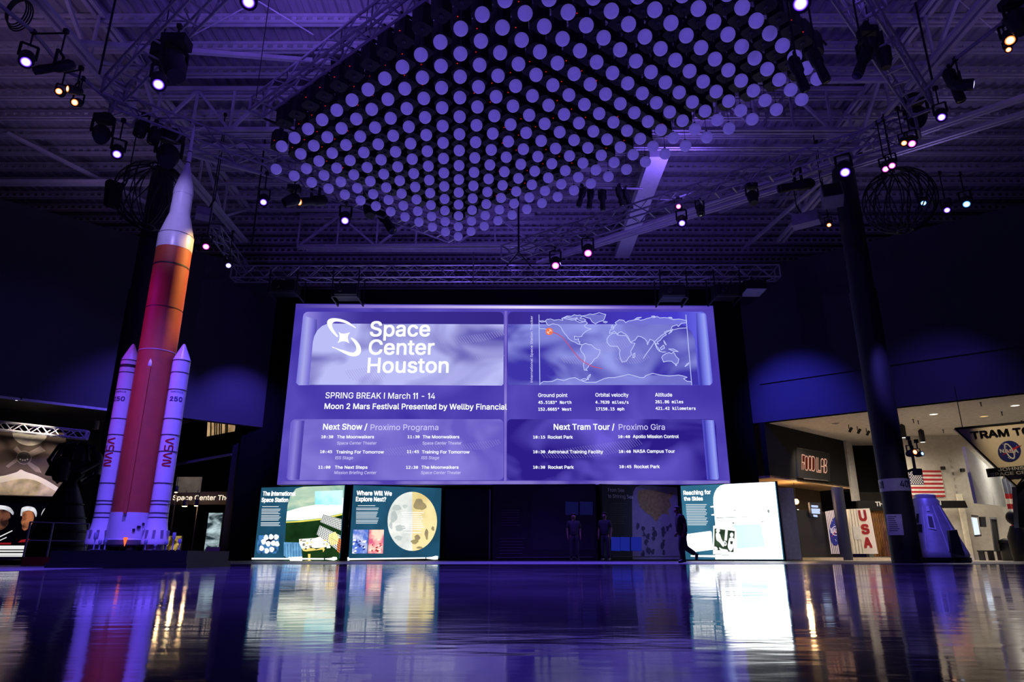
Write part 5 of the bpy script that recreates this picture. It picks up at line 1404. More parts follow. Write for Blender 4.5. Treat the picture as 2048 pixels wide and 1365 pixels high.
add('opening', MB().slab([HP.on(x, y, .02) for x, y in z8([(892, 950), (934, 956), (965, 1190), (925, 1195)])], -HP.n * .04), pbr('door_dark', (28, 28, 30), .7), t)
add('frame', MB().ribbon([HP.on(x, y, .05) for x, y in z8([(880, 948), (936, 950), (968, 1192)])], .08, HP.n), MATS['door_frame'], t)
# waste bins, bench
def bin_(x, Y, h, wd, label, mat):
    p = W(x, 1108, Y)
    t = thing('waste_bin', label, 'bin', (p.x, p.y, 0))
    add('body', MB(True).lathe([(wd * .46, 0.0), (wd * .5, .05), (wd * .5, h * .8)], (p.x, p.y, 0), n=24), mat, t)
    add('lid', MB(True).lathe([(wd * .54, h * .8), (wd * .5, h * .92), (wd * .2, h)], (p.x, p.y, 0), n=24), mat, t)
    add('opening', MB().box((p.x, p.y - wd * .5, h * .72), (wd * .5, .04, h * .12)), M_MATT, t)
bin_(2020, 29.0, .88, .62, 'black waste bin near the right edge of the hall', M_PLIN)
bin_(2034, 31.0, .86, .5, 'pale grey waste bin beside the black one', pbr('bin_grey', (170, 174, 180), .5))
p = W(1981, 1106, 31.0)
t = thing('bench', 'low dark bench in front of the dark doorway', 'bench', (p.x, p.y, 0))
add('seat', MB().box((p.x, p.y, .40), (.9, .4, .05)), M_MATT, t)
for sx in (-.4, 0, .4): add('leg', MB().box((p.x + sx, p.y, .19), (.05, .36, .37)), M_MATT, t)
p = W(2044, 1108, 27.0)
t = thing('easel_sign', 'dark figure-high display stand at the right picture edge', 'stand', (p.x, p.y, 0))
add('post', MB().box((p.x, p.y, .7), (.12, .12, 1.4)), M_MATT, t); add('head', MB(True).ball((p.x - .05, p.y, 1.6), .26, 18, 12, (1, .8, 1)), M_MATT, t); add('body', MB(True).lathe([(.3, .0), (.34, .3), (.36, .9), (.2, 1.3)], (p.x, p.y, 0), n=20), M_MATT, t)
# hanging triangular tour sign
YTR = 24.0
KP = Pan((W(1900, 850, YTR - .2).x, YTR - .2), (W(2130, 850, YTR + .4).x, YTR + .4))
ts = thing('tour_sign', 'big hanging triangular tour sign with round emblem', 'sign', KP.on(2022, 970, 0))
tri_ = [(1910.5, 858), (2140, 836), (2034, 974)]
add('panel', MB().slab([KP.on(x, y, 0) for x, y in tri_], -KP.n * .1), pbr('sign_cream', (232, 216, 180), .6, var=.04), ts)
add('edge', MB().ribbon([KP.on(x, y, .02) for x, y in tri_], .07, KP.n, True), M_MATT, ts)
words('heading_lettering', [('TRAM TOURS', 1944, 878.5, 2118, 864, 15)], pbr('ink_black', (16, 15, 15), .5), (0, 0), ts, KP, .03, bold=.04, k=1)
emblem(ts, KP, (2019, 903), 23, 21, 1.6)
add('name_board', MB().slab([KP.on(x, y, .12) for x, y in [(1976, 938), (2092, 928), (2096, 946), (1980, 955)]], -KP.n * .1), M_MATT, ts)
words('board_lettering', [('JOHNSON', 1996.5, 943.5, 2072, 938, 6.6), ('SPACE CENTER', 1981, 953.5, 2090, 945.5, 6.6)], MATS['letter_white'], (0, 0), ts, KP, .15, bold=.025, k=1)
for x, y in ((1925, 856), (2120, 838)):
    p = KP.on(x, y, 0); add('hanging_rod', MB().tube(p, (p.x, p.y, ZR), .015, 6), M_MATT, ts)
# navy support under the tour sign, flag drape behind
add('sign_support', MB().slab([KP.on(x, y, -.3) for x, y in [(2033, 974), (2062, 950), (2062, 1056), (2038, 1056)]], -KP.n * .2), pbr('navy_post', (20, 22, 46), .5), label='dark navy support below the tip of triangular tour sign', cat='support')
p0 = W(2010, 1060, 29.5); p1 = W(2046, 958, 29.5)
t = thing('hanging_flag', 'draped vertical flag behind the tour sign tip', 'flag', W(2024, 1062, 29.5))
n = 40
def drape(f0, f1, z0_, z1_):
    g = MB(True)
    xa = W(2008 + 4, 1000, 29.5).x; xb = W(2042, 1000, 29.5).x
    for i in range(n):
        a_ = f0 + (f1 - f0) * i / n; b_ = f0 + (f1 - f0) * (i + 1) / n
        q0 = Vector((xa + (xb - xa) * a_, 29.5 + .06 * math.sin(a_ * 24), 0)); q1 = Vector((xa + (xb - xa) * b_, 29.5 + .06 * math.sin(b_ * 24), 0))
        g.quad(q0 + Vector((0, 0, z0_)), q1 + Vector((0, 0, z0_)), q1 + Vector((0, 0, z1_)), q0 + Vector((0, 0, z1_)))
    return g
zt0, zt1 = W(2024, 1060, 29.5).z, W(2024, 958, 29.5).z
for k in range(7): add('cloth_stripe', drape(0, 1, zt0 + (zt1 - zt0) * k / 10, zt0 + (zt1 - zt0) * (k + 1) / 10), MATS['flag_red'] if k % 2 == 0 else MATS['flag_white'], t)
add('canton', drape(0, 1, zt0 + (zt1 - zt0) * .7, zt1), pbr('faded_flag_blue', (120, 124, 140), .8), t)
add('hanger_rod', MB().tube(W(2006, 957, 29.5), W(2046, 957, 29.5), .02, 6), M_MATT, t)
# recessed downlights and little cans in the cream soffit
E_DOWN = emi('downlight_glow', (255, 246, 230), 2.2)
for i, (x, y, nm) in enumerate(((1867, 829, 'nearest the right column'), (2030, 811.5, 'nearest the right picture edge'), (1968, 833, 'warm one above the tour sign'), (1670, 847.5, 'faint one above the food sign'))):
    p = WZ(x, y, ZR - .01)
    t = thing('recessed_light', 'recessed round soffit light, ' + nm, 'lamp', p, 'recessed lights in the cream soffit')
    add('ring', MB(True).lathe([(.15, -.005), (.17, -.02), (.19, .0)], p, n=24, cap=False), pbr('lamp_ring', (226, 218, 200), .5), t)
    if i < 3: add('lens', MB(True).lathe([(.002, -.012), (.15, -.006)], p, n=24, cap=False), E_DOWN if i < 2 else emi('warm_glow', (240, 200, 130), 1.2), t)
    else: add('lens', MB(True).lathe([(.002, -.012), (.15, -.006)], p, n=24, cap=False), pbr('unlit_lens', (60, 58, 54), .4), t)
for i, (x, y) in enumerate(((1697, 856), (1714, 859), (1732, 863))):
    p = WZ(x, y - 6, ZR)
    t = thing('track_spot', 'black track spot above the food wall, %s in the row of three' % ('first', 'middle', 'last')[i], 'lamp', p, 'black spots over the food wall')
    add('arm', MB().tube(p, p - Vector((0, 0, .2)), .02, 6), M_MATT, t); add('can', MB(True).lathe([(.06, -.12), (.065, .12)], p + Vector((.06, 0, -.24)), axis=(.6, -.3, 1), n=14), M_MATT, t)
for i, (x, y) in enumerate(((1841, 871), (1803, 861))):
    p = WZ(x, y - 12, ZR)
    t = thing('cylinder_downlight', ('black cylinder light hanging above the flag', 'black cylinder light half behind the right column')[i], 'lamp', p)
    add('can', MB(True).lathe([(.12, -.62), (.125, -.6), (.125, -.08), (.03, .0)], p, n=20), M_MATT, t)
    add('lens', MB(True).lathe([(.002, -.63), (.11, -.625)], p, n=20, cap=False), E_DOWN, t)
for i, (x, y) in enumerate(((1961, 805), (2003, 824), (1886, 860), (2043, 842), (1836, 842), (1826, 839))):
    p = WZ(x, y, ZR)
    add('sprinkler', MB(True).lathe([(.05, 0), (.02, -.03), (.015, -.14), (.04, -.16)], p, n=10), M_MATT, label='tiny dark ceiling sprinkler in the soffit, %s by distance' % ('first', 'third', 'fifth', 'fourth', 'sixth', 'second')[i], cat='sprinkler', group='sprinklers in the cream soffit')
# blue lit capsule
cx, cy = W(1870, 1116, 23.6).x, 23.6
M_CAP = pbr('capsule_shell', (176, 176, 190), .4, .2, var=.1, scale=4, bump=.1)
cp = thing('space_capsule', 'cone shaped space capsule lit deep blue, right of column', 'capsule', (cx, cy, .02))
add('hull', MB(True).lathe([(.98, .16), (1.0, .24), (.97, .34), (.42, 1.82), (.40, 1.98), (.36, 2.05)], (cx, cy, 0), n=48), M_CAP, cp)
add('top_ring', MB(True).lathe([(.3, 2.04), (.34, 2.06), (.34, 2.16), (.25, 2.2)], (cx, cy, 0), n=36), M_CAP, cp)
add('base', MB(True).lathe([(.9, .005), (1.02, .03), (1.02, .15), (.9, .17)], (cx, cy, 0), n=48), M_PLIN, cp)
def hull(ang, z, off=.01):
    r = .97 - (z - .34) / 1.48 * .55 + off
    return Vector((cx + r * math.cos(ang), cy + r * math.sin(ang), z))
fc = math.atan2(-cy, -cx)
g = MB(); g.poly([hull(fc + a_, z, .03) for a_, z in ((-.06, 1.06), (.24, 1.02), (.26, 1.52), (-.06, 1.54))])
wf = add('window_frame', g, pbr('capsule_trim', (220, 220, 232), .4), cp)
g = MB(); g.poly([hull(fc + a_, z, .045) for a_, z in ((.0, 1.12), (.18, 1.09), (.2, 1.44), (.0, 1.46))])
add('window_pane', g, M_PLIN, wf)
for nm, (a0, a1, z0_, z1_) in {'hatch': (-.55, -.3, .95, 1.2), 'vent': (-.6, -.45, 1.25, 1.55), 'port': (.0, .16, 1.62, 1.78)}.items():
    add(nm, MB().poly([hull(fc + a0, z0_, .03), hull(fc + a1, z0_, .03), hull(fc + a1, z1_, .03), hull(fc + a0, z1_, .03)]), M_PLIN if nm != 'port' else pbr('capsule_trim', (220, 220, 232), .4), cp)
g = MB(True)
for a_ in (-.9, -.2, .45, 1.0): g.tube(hull(fc + a_, .36, .01), hull(fc + a_, 1.8, .01), .014, 6)
add('panel_seam', g, MATS['capsule_trim'], cp)
p = hull(fc + 1.1, .1, .12)
add('chair', MB().box((p.x + .12, p.y, .25), (.5, .5, .06)), M_MATT, label='dark low seat beside the blue capsule', cat='seat') if False else None
p = W(1916, 1108, 22.4)
t = thing('display_stand', 'dark reading stand beside the blue capsule', 'stand', (p.x, p.y, 0))
add('post', MB().slab([W(1904, 1106, 22.4), W(1930, 1112, 22.4), W(1914, 1060, 22.4), W(1898, 1062, 22.4)], (0, .12, 0)), M_MATT, t)
add('foot', MB().box((p.x + .0, p.y - .04, .03), (.5, .3, .05)), M_MATT, t)
# wrap and notice on the right column, moving light bracketed to it
cxx, cyy, rr_ = 11.68, 21.2, .415
def wrap(nm, x0, x1, y0, y1, mat, label, cat, off=.012):
    z0_, z1_ = W(1790, y1, 20.8).z, W(1790, y0, 20.8).z
    g = MB(True); fa_ = math.atan2(-cyy, -cxx)
    for i in range(20):
        a0 = x0 + (x1 - x0) * i / 20; a1 = x0 + (x1 - x0) * (i + 1) / 20; R_ = rr_ + off
        f = lambda a_, z: Vector((cxx + R_ * math.cos(fa_ + a_), cyy + R_ * math.sin(fa_ + a_), z))
        g.quad(f(a0, z0_), f(a1, z0_), f(a1, z1_), f(a0, z1_))
    return add(nm, g, mat, label=label, cat=cat), fa_, z0_, z1_
o, fa_, za_, zb2 = wrap('column_band', -1.5, 1.5, 957, 982, pbr('white_wrap', (180, 178, 186), .6), 'white printed band wrapped round the right column', 'sign')
cyl2 = lambda ctr, H0: (lambda u, v: Vector((cxx + (rr_ + .018) * math.cos(fa_ + ctr + u / rr_), cyy + (rr_ + .018) * math.sin(fa_ + ctr + u / rr_), H0 + v)))
for ctr in (-1.15, .75):
    g = MB(); write(g, '401', (0, 0, 0), (.34, 0, 0), .2, (0, -1, 0), None, .03, bend=lambda u, v, c_=ctr: cyl2(c_, za_ + .1)(u - .17, v))
    add('band_digits', g, pbr('digit_navy', (26, 24, 70), .5), o)
p = W(1792, 1048, 20.6)
pp = Pan((W(1773, 1050, 20.72).x, 20.72), (W(1808, 1050, 20.66).x, 20.66))
t = thing('paper_notice', 'white paper notice with handwriting taped to the right column', 'notice', pp.on(1790, 1070, .05))
add('sheet', MB().slab([pp.on(x, y, .05) for x, y in [(1772, 1029.5), (1803, 1029), (1808, 1071), (1777, 1071)]], -pp.n * .01), pbr('notice_paper', (196, 190, 206), .7), t)
fine_print('handwriting', t, pp, [(1776 + i * .4, 1034 + i * 4, 1792 + i * 1.2 - (i * 5 % 6)) for i in range(8)], pbr('digit_navy', (26, 24, 70), .5), .02, 11, .056)
# cream kerb along the shops
E_ST = emi('counter_strip', (226, 200, 130), 1.0)
a = W(1602, 1111, 31.6); b = W(1786, 1108, 32.4)
o = add('shop_kerb', MB().bar((a.x, a.y, .07), (b.x, b.y, .07), .2, .12), pbr('kerb_cream', (206, 186, 140), .6), label='cream kerb along the floor in front of the shops', cat='kerb')
# ================================================================ STAGE LIGHTS ON THE RIG
def lens_mat(name, core, rim, s):
    m = bpy.data.materials.new(name); m.use_nodes = True
    nt = m.node_tree; nd = nt.nodes; lk = nt.links; nd.remove(nd['Principled BSDF'])
    tc = nd.new('ShaderNodeTexCoord'); gr = nd.new('ShaderNodeTexGradient'); gr.gradient_type = 'SPHERICAL'
    mp = nd.new('ShaderNodeMapping'); mp.inputs['Scale'].default_value = (7, 7, 7)
    lk.new(tc.outputs['Object'], mp.inputs['Vector']); lk.new(mp.outputs['Vector'], gr.inputs['Vector'])
    cr = nd.new('ShaderNodeValToRGB'); cr.color_ramp.elements[0].color = lin(rim); cr.color_ramp.elements[1].color = lin(core)
    cr.color_ramp.elements[0].position = .16; cr.color_ramp.elements[1].position = .42
    e = nd.new('ShaderNodeEmission'); e.inputs['Strength'].default_value = s
    lk.new(gr.outputs['Fac'], cr.inputs['Fac']); lk.new(cr.outputs['Color'], e.inputs['Color']); lk.new(e.outputs[0], nd['Material Output'].inputs[0])
    return m
LM = {'v': lens_mat('violet_lens', (250, 236, 255), (96, 30, 255), 1.5), 'm': lens_mat('magenta_lens', (255, 236, 255), (255, 40, 220), 1.5), 'w': lens_mat('white_lens', (255, 255, 255), (150, 130, 255), 1.7),
      'o': lens_mat('orange_lens', (255, 236, 190), (255, 110, 20), 2.0), 'c': lens_mat('cyan_lens', (240, 255, 255), (60, 150, 255), 1.6), 'k': pbr('dark_lens', (30, 30, 40), .1)}
TOPS = {}
def fixture(label, p, aim, kind, style='par', s=1.0, top=None, cat='stage light'):
    """p: centre of the lens (world). style par | profile | head"""
    p = Vector(p); d = Vector(aim).normalized(); bk = -d; s *= .84
    t = thing('stage_light', label, cat, p, 'stage lights on the overhead rig')
    q = d.to_track_quat('Z', 'Y').to_matrix()
    if style == 'par': prof = [(.15, -.03), (.155, .05), (.15, .34), (.11, .44), (.05, .48)]; L = .25; ra = .16; rl = .105
    elif style == 'profile': prof = [(.085, -.02), (.09, .1), (.08, .34), (.11, .4), (.115, .66), (.07, .74)]; L = .42; ra = .12; rl = .07
    else: prof = [(.13, -.03), (.15, .06), (.18, .22), (.18, .38), (.12, .46)]; L = .28; ra = .2; rl = .066
    add('body', MB(True).lathe([(r * s, h * s) for r, h in prof], p, axis=bk, n=24), M_MATT, t)
    # lens in its own frame so that its glow is centred on it
    me = MB(True).lathe([(.002, -.05), (.075, -.045), (.135, -.034)], (0, 0, 0), axis=bk, n=24, cap=False)
    o = add('lens', me, LM[kind], t, origin=(0, 0, 0)); o.location = (0, 0, 0); k_ = s * rl / .125; o.scale = (k_, k_, k_)
    pv = p + bk * (L * s)
    sd = d.cross(Vector((0, 0, 1)))
    sd = Vector((1, 0, 0)) if sd.length < .05 else sd.normalized()
    hgt = (.34 if style != 'head' else .3) * s
    y = MB()
    for k in (-1, 1): y.bar(pv + sd * (ra * s * k), pv + sd * (ra * s * k) + Vector((0, 0, hgt)), .03 * s, .05 * s)
    y.bar(pv + sd * (-ra * s) + Vector((0, 0, hgt)), pv + sd * (ra * s) + Vector((0, 0, hgt)), .05 * s, .03 * s)
    add('yoke', y, M_MATT, t)
    tp = pv + Vector((0, 0, hgt)); TOPS[tuple(round(c, 3) for c in p)] = tp
    if style == 'head': add('base', MB().box(tp + Vector((0, 0, .08 * s)), (.36 * s, .26 * s, .16 * s)), M_MATT, t); tp = tp + Vector((0, 0, .16 * s))
    zt_ = top if top is not None else tp.z + .22
    add('clamp', MB().tube(tp, (tp.x, tp.y, max(zt_, tp.z + .05)), .02, 6).box((tp.x, tp.y, max(zt_, tp.z + .05)), (.09, .09, .1)), M_MATT, t)
    return t
def tocam(p, dn=.55): 
    v = Vector((-p.x, -p.y, CAMZ - p.z)).normalized(); return (v * 1.0 + Vector((0, 0, -dn))).normalized()
FXP = {}; FXT = {}
def fx(x, y, z, kind, style, s, label, top=None, aim=None, dn=.55):
    p = z.on(x, y) if isinstance(z, Pan) else WZ(x, y, z)
    t = fixture(label, p, aim or tocam(p, dn), kind, style, s, top)
    FXP[(x, y)] = TOPS[tuple(round(c, 3) for c in p)]; FXT[(x, y)] = t
    return t
TB = 11.2
def tl(t): 
    ch = [c for c in t.children if c.name.startswith('bracing')][0]
    return t.location
def vpan(a, b): return Pan((a[0], a[1]), (b[0], b[1]))
_A = WZ(225, 195, ZR_); VA = vpan(_A + Vector((9.6, -8.1, 0)), _A); VB = vpan(WZ(222, 225, ZR_), WZ(905, 480, ZR_)); _C = WZ(1845, 225, ZR_); VC = vpan(_C + Vector((-9, -9.2, 0)), _C); VD = vpan(WZ(1010, 520, ZR_), WZ(1838, 268, ZR_))
_R0 = G0 + GU * -1 + GV * 21.9; _R1 = G0 + GU * 12.5 + GV * 21.9; VR = vpan(_R0, _R1)
def pipe(label, pts, z):
    return add('lighting_pipe', MB(True).path([(p.x, p.y, z) for p in pts], .045, 8), M_TRUSS, label=label, cat='pipe')
fx(497, 3, VA, 'v', 'par', 1.25, 'violet light at the very top edge left of the globes', TB)
fx(317, 168, VA, 'v', 'par', 1.3, 'big violet light hanging from left ladder truss', TB)
fx(352, 150, VA, 'k', 'head', 1.7, 'large black unlit head beside the big violet light', TB, aim=(.45, -.25, -1))
fx(52, 123, 10.6, 'v', 'par', 1.2, 'violet light near left edge above a dark profile spot', 11.5)
fx(70, 141, 10.4, 'k', 'profile', 1.3, 'dark slim profile spot next to the left edge violet light', 11.5, aim=(-.8, -.1, -.25))
fx(118, 183, 10.8, 'o', 'par', .8, 'warm amber spot above its twin at upper left', 11.5, aim=(.5, -1, -.5))
fx(137, 178, 10.8, 'o', 'par', .8, 'warm amber spot seen edge on at upper left', 11.5, aim=(-.7, -1, -.4))
fx(150, 205, 10.7, 'o', 'par', .85, 'warm amber spot, lower of upper left cluster', 11.5, aim=(.3, -1, -.7))
fx(201, 277, VB, 'm', 'head', 1.4, 'pinkish lit moving head below the left truss corner', TB)
fx(234, 308, VB, 'v', 'par', 1.15, 'violet light right of the pinkish head at left truss corner', TB)
fx(278, 268, VB, 'k', 'par', 1.2, 'black unlit can on left rear truss, nearer the corner', TB, aim=(0, -.2, -1))
fx(306, 282, VB, 'k', 'par', 1.2, 'black unlit can on left rear truss, second from corner', TB, aim=(.1, -.2, -1))
fx(334, 323, VB, 'v', 'head', 1.9, 'large moving head with bright lens above the rocket tip', TB)
fx(527, 404, VB, 'v', 'par', 1.1, 'violet light left of the amber light below the globes', TB)
fx(570, 405, VB, 'k', 'head', 1.2, 'black unlit fixture between violet and amber lights', TB, aim=(-.6, -.4, -.5))
fx(600, 404, VB, 'o', 'profile', 1.8, 'amber profile light below the left globes', TB, aim=(-.5, -.8, -.5))
fx(690, 441, VB, 'v', 'par', 1.35, 'violet light hanging in front of the left rear truss', TB)
fx(740, 430, VB, 'k', 'head', 1.5, 'black unlit head right of the violet truss light', TB, aim=(.1, -.2, -1))
fx(785, 462, VB, 'k', 'profile', 2.0, 'long black profile spot pointing down below the globes', TB, aim=(.6, -.35, -1))
fx(412, 493, 9.6, 'm', 'par', 1.1, 'magenta light right of the rocket nose', 14.6)
fx(457, 531, 10.9, 'w', 'par', 1.1, 'white light at left end of the screen truss', 12.4)
fx(1111, 531, VD, 'm', 'par', 1.5, 'pink white light above the screen, lower of two', TB)
fx(1176, 506, VD, 'm', 'par', 1.5, 'pink violet light above the screen, upper of two', TB)
fx(1357, 413, VD, 'm', 'par', .9, 'small magenta light on upper end of double fixture', TB, dn=.2)
fx(1364, 446, VD, 'v', 'par', 1.2, 'violet light on lower end of the double fixture', TB)
fx(1402, 428, VD, 'k', 'par', 1.0, 'small black unlit can beside the double fixture', TB, aim=(0, -.3, -1))
fx(1690, 344, VD, 'v', 'par', 1.5, 'violet light hanging over the top of right column', TB)
fx(1601, 6, VR, 'v', 'par', 1.4, 'brightest violet light at top edge right of globes', 11.95)
fx(1883, 234, 10.3, 'v', 'par', 1.0, 'blue white light below the right truss corner', TB)
fx(1836, 243, VD, 'w', 'head', 1.7, 'large moving head with white lens at right truss corner', TB)
fx(1945, 169, 10.7, 'w', 'par', 1.05, 'tall oval warm white light toward upper right', 11.5, aim=(.9, -.55, -.3))
fx(1922, 200, 10.5, 'k', 'profile', 1.5, 'dark brass toned profile spot beside oval white light', 11.5, aim=(.1, -.1, -1))
fx(2020, 80, 10.9, 'o', 'par', 1.1, 'glaring amber light at the upper right edge', 11.5)
fx(2017, 99, 10.8, 'o', 'par', .6, 'small amber light under the glaring one at right edge', 11.5)
fx(2044, 60, 10.9, 'k', 'head', 1.4, 'black unlit head cut by the right picture edge', 11.5, aim=(0, -.2, -1))
fx(1808, 286, 10.4, 'o', 'par', .75, 'small amber light of pink pair right of the ladder truss', 11.5)
fx(1824, 287, 10.4, 'm', 'par', 1.0, 'pink light of amber pair right of the ladder truss', 11.5)
fx(1771, 338, 10.0, 'm', 'par', .9, 'lower left pink white light over the right cage', 11.5)
fx(1784, 331, 10.0, 'm', 'par', .9, 'upper right pink white light over the right cage', 11.5)
fx(1847, 406, 10.3, 'c', 'par', .85, 'cyan light at edge of the right wire cage', 11.3)
fx(1894, 420, 10.0, 'v', 'par', .95, 'violet light left of the round white light', 11.3)
fx(1933, 408, 10.2, 'c', 'par', 1.1, 'round bluish white light far right above dark wall', 11.3)
fx(1658, 450, 11.2, 'o', 'par', .8, 'tiny orange light left of the right column', 14.6)
fx(1715, 150, VC, 'k', 'profile', 1.35, 'long black profile spot hanging from right ladder truss', TB, aim=(-.5, -.1, -1))
fx(1652, 160, VR, 'k', 'profile', 1.15, 'long black spot beside the rightmost globes, upper', 11.95, aim=(.2, -.1, -1))
fx(1610, 178, VR, 'k', 'profile', 1.1, 'long black spot beside the rightmost globes, lower', 11.95, aim=(.15, -.1, -1))
fx(1560, 378, VD, 'k', 'profile', 1.8, 'long black spot lying along the right rear truss', TB, aim=(-1, -.1, -.25))
fx(1508, 405, VD, 'k', 'head', 1.1, 'black unlit head under the middle of right rear truss', TB, aim=(0, -.3, -1))
for i, x in enumerate((1157, 1178, 1206, 1245, 1262)):
    fx(x, 412 + (i % 3) * 4, 12.2, 'k', 'profile', 1.3, 'black unlit spot in the row behind the globes, %s from left' % ('first', 'second', 'third', 'fourth', 'fifth')[i], 13, aim=((i - 2) * .15, -.1, -1))
fx(664, 122, 11.7, 'k', 'par', 1.1, 'black can on the bright truss at left of globes', 12.4, aim=(-1, -.25, -.1))
fx(1738, 108, VC, 'k', 'head', 1.2, 'black head on the upper part of right ladder truss', TB, aim=(-.4, -.3, -1))
pipe('steel pipe carrying the violet and amber lights at upper left', [FXP[(52, 123)] + Vector((-.3, -1.2, 0)), FXP[(52, 123)], FXP[(118, 183)], FXP[(150, 205)], FXP[(150, 205)] + Vector((.3, 1.5, 0))], 11.5)
pipe('steel pipe carrying the amber and pink lights at upper right', [FXP[(2020, 80)] + Vector((.3, -1.2, 0)), FXP[(2020, 80)], FXP[(1945, 169)], FXP[(1824, 287)], FXP[(1784, 331)], FXP[(1784, 331)] + Vector((-.5, 1, 0))], 11.5)
pipe('steel pipe over the cyan and white lights at far right', [FXP[(1847, 406)] + Vector((-.6, 0, 0)), FXP[(1847, 406)], FXP[(1894, 420)], FXP[(1933, 408)], FXP[(1933, 408)] + Vector((4, -1.5, 0))], 11.3)
pipe('short pipe holding the row of black spots behind the globes', [FXP[(1157, 412)] + Vector((-.6, 0, 0)), FXP[(1262, 416)] + Vector((.6, 0, 0))], 13.0)
for k, m_, z_ in (((70, 141), (52, 123), 11.45), ((137, 178), (118, 183), 11.45), ((2017, 99), (2020, 80), 11.45), ((2044, 60), (2020, 80), 11.45), ((1922, 200), (1945, 169), 11.45), ((1808, 286), (1824, 287), 11.45), ((1771, 338), (1784, 331), 11.45)):
    a = FXP[k]; b = FXP[m_]
    add('arm', MB().tube((a.x, a.y, z_), (b.x, b.y, z_), .022, 6), M_MATT, FXT[k])
# lit lamp on the right column
p = W(1829, 905, 20.1)
fixture('amber and blue lamp bracketed to the right column', p, (.15, -1, .05), 'o', 'par', .8)
fixture('small blue lamp behind the amber lamp on the right column', W(1844, 908, 20.1), (.3, -1, .05), 'c', 'par', .6)
o = add('lamp_bracket', MB().bar((12.05, 21.0, p.z - .45), (p.x + .1, p.y + .3, p.z - .45), .06)  .bar((p.x + .1, p.y + .3, p.z - .5), (p.x + .1, p.y + .3, p.z + .4), .06).box((p.x + .1, p.y + .2, p.z - .55), (.2, .16, .18)), M_MATT, label='black bracket holding lamps on the right column', cat='bracket')
# projectors hung under the screen truss
for i, (x0, x1, y1, nm) in enumerate(((538, 593, 590, 'leftmost'), (664, 716, 598, 'second from left'), (1322, 1375, 600, 'third from left'), (1430, 1482, 598, 'rightmost large'))):
    a = W(x0, y1, 27.6); b = W(x1, y1, 27.6); zt_ = W(466, 560, 28.4).z + .1; cx = (a.x + b.x) / 2; wd = b.x - a.x
    t = thing('projector', 'black projector in a hanging frame under screen truss, ' + nm, 'projector', (cx, 27.9, a.z), 'projectors under the screen truss')
    add('body', MB().box((cx, 27.95, a.z + .42), (wd * .86, .9, .46)), M_MATT, t)
    add('lens_barrel', MB(True).lathe([(.12, 0), (.13, .16), (.11, .2)], (cx - wd * .18, 27.5, a.z + .4), axis=(0, -.9, -.2), n=20), M_MATT, t)
    for sx in (-1, 1): add('frame', MB().bar((cx + sx * wd / 2, 27.5, a.z + .05), (cx + sx * wd / 2, 27.5, zt_), .05).bar((cx + sx * wd / 2, 28.66, a.z + .05), (cx + sx * wd / 2, 28.66, zt_), .05).bar((cx + sx * wd / 2, 27.5, a.z + .05), (cx + sx * wd / 2, 28.66, a.z + .05), .05), M_MATT, t)
    g = MB()
    for k in range(3): g.bar((cx - wd / 2, 27.48 + k * .1, a.z + .06 + .05 * k), (cx + wd / 2, 27.48 + k * .1, a.z + .06 + .05 * k), .025)
    add('grille_bar', g, pbr('frame_grey', (110, 110, 112), .4, .6), t)
a = W(1490, 588, 27.7); b = W(1532, 575, 27.7)
t = thing('small_projector', 'small projector with a pale grey underside at the right of screen truss', 'projector', ((a.x + b.x) / 2, 27.9, a.z))
add('body', MB().box(((a.x + b.x) / 2, 28.0, b.z + .1), (b.x - a.x, .8, .4)), M_MATT, t)
add('plate', MB().box(((a.x + b.x) / 2, 28.0, b.z - .13), (b.x - a.x - .1, .9, .04)), pbr('plate_grey', (190, 200, 214), .6), t)
add('mount', MB().tube(((a.x + b.x) / 2, 28.0, b.z + .3), ((a.x + b.x) / 2, 28.0, b.z + .62), .04, 8), M_MATT, t)
# wire cages round the column tops
def cage(label, c, R, seed):
    t = thing('wire_cage', label, 'cage', Vector(c) - Vector((0, 0, R)))
    rg = random.Random(seed); c = Vector(c); g = MB(True)
    for k in range(34):
        a0 = 2 * PI * k / 34; am = rg.uniform(.06, .2); ph = rg.uniform(0, 6); fr = rg.uniform(1.5, 3)
        pts = []
        for i in range(19):
            v = .2 + (PI - .4) * i / 18; a = a0 + am * math.sin(ph + fr * v) + .25 * math.sin(v)
            pts.append(c + Vector((R * math.sin(v) * math.cos(a), R * math.sin(v) * math.sin(a), R * math.cos(v))))
        g.path(pts, .018, 5)
    add('wire', g, M_MATT, t)
    for v in (.2, PI - .2): add('ring', MB(True).path([c + Vector((R * math.sin(v) * math.cos(a), R * math.sin(v) * math.sin(a), R * math.cos(v))) for a in [i * PI / 14 for i in range(28)]], .03, 6, True), M_MATT, t)
    add('suspension_rod', MB().tube(c + Vector((0, 0, R * .98)), (c.x, c.y, 13.22), .025, 6), M_MATT, t)
    return t
cage('round black wire cage in front of left column top, beside rocket nose', W(304, 392, 19.4), 1.1, 1)
cage('round dark wire cage right of the right column top', W(1799, 402, 18.0), .98, 2)
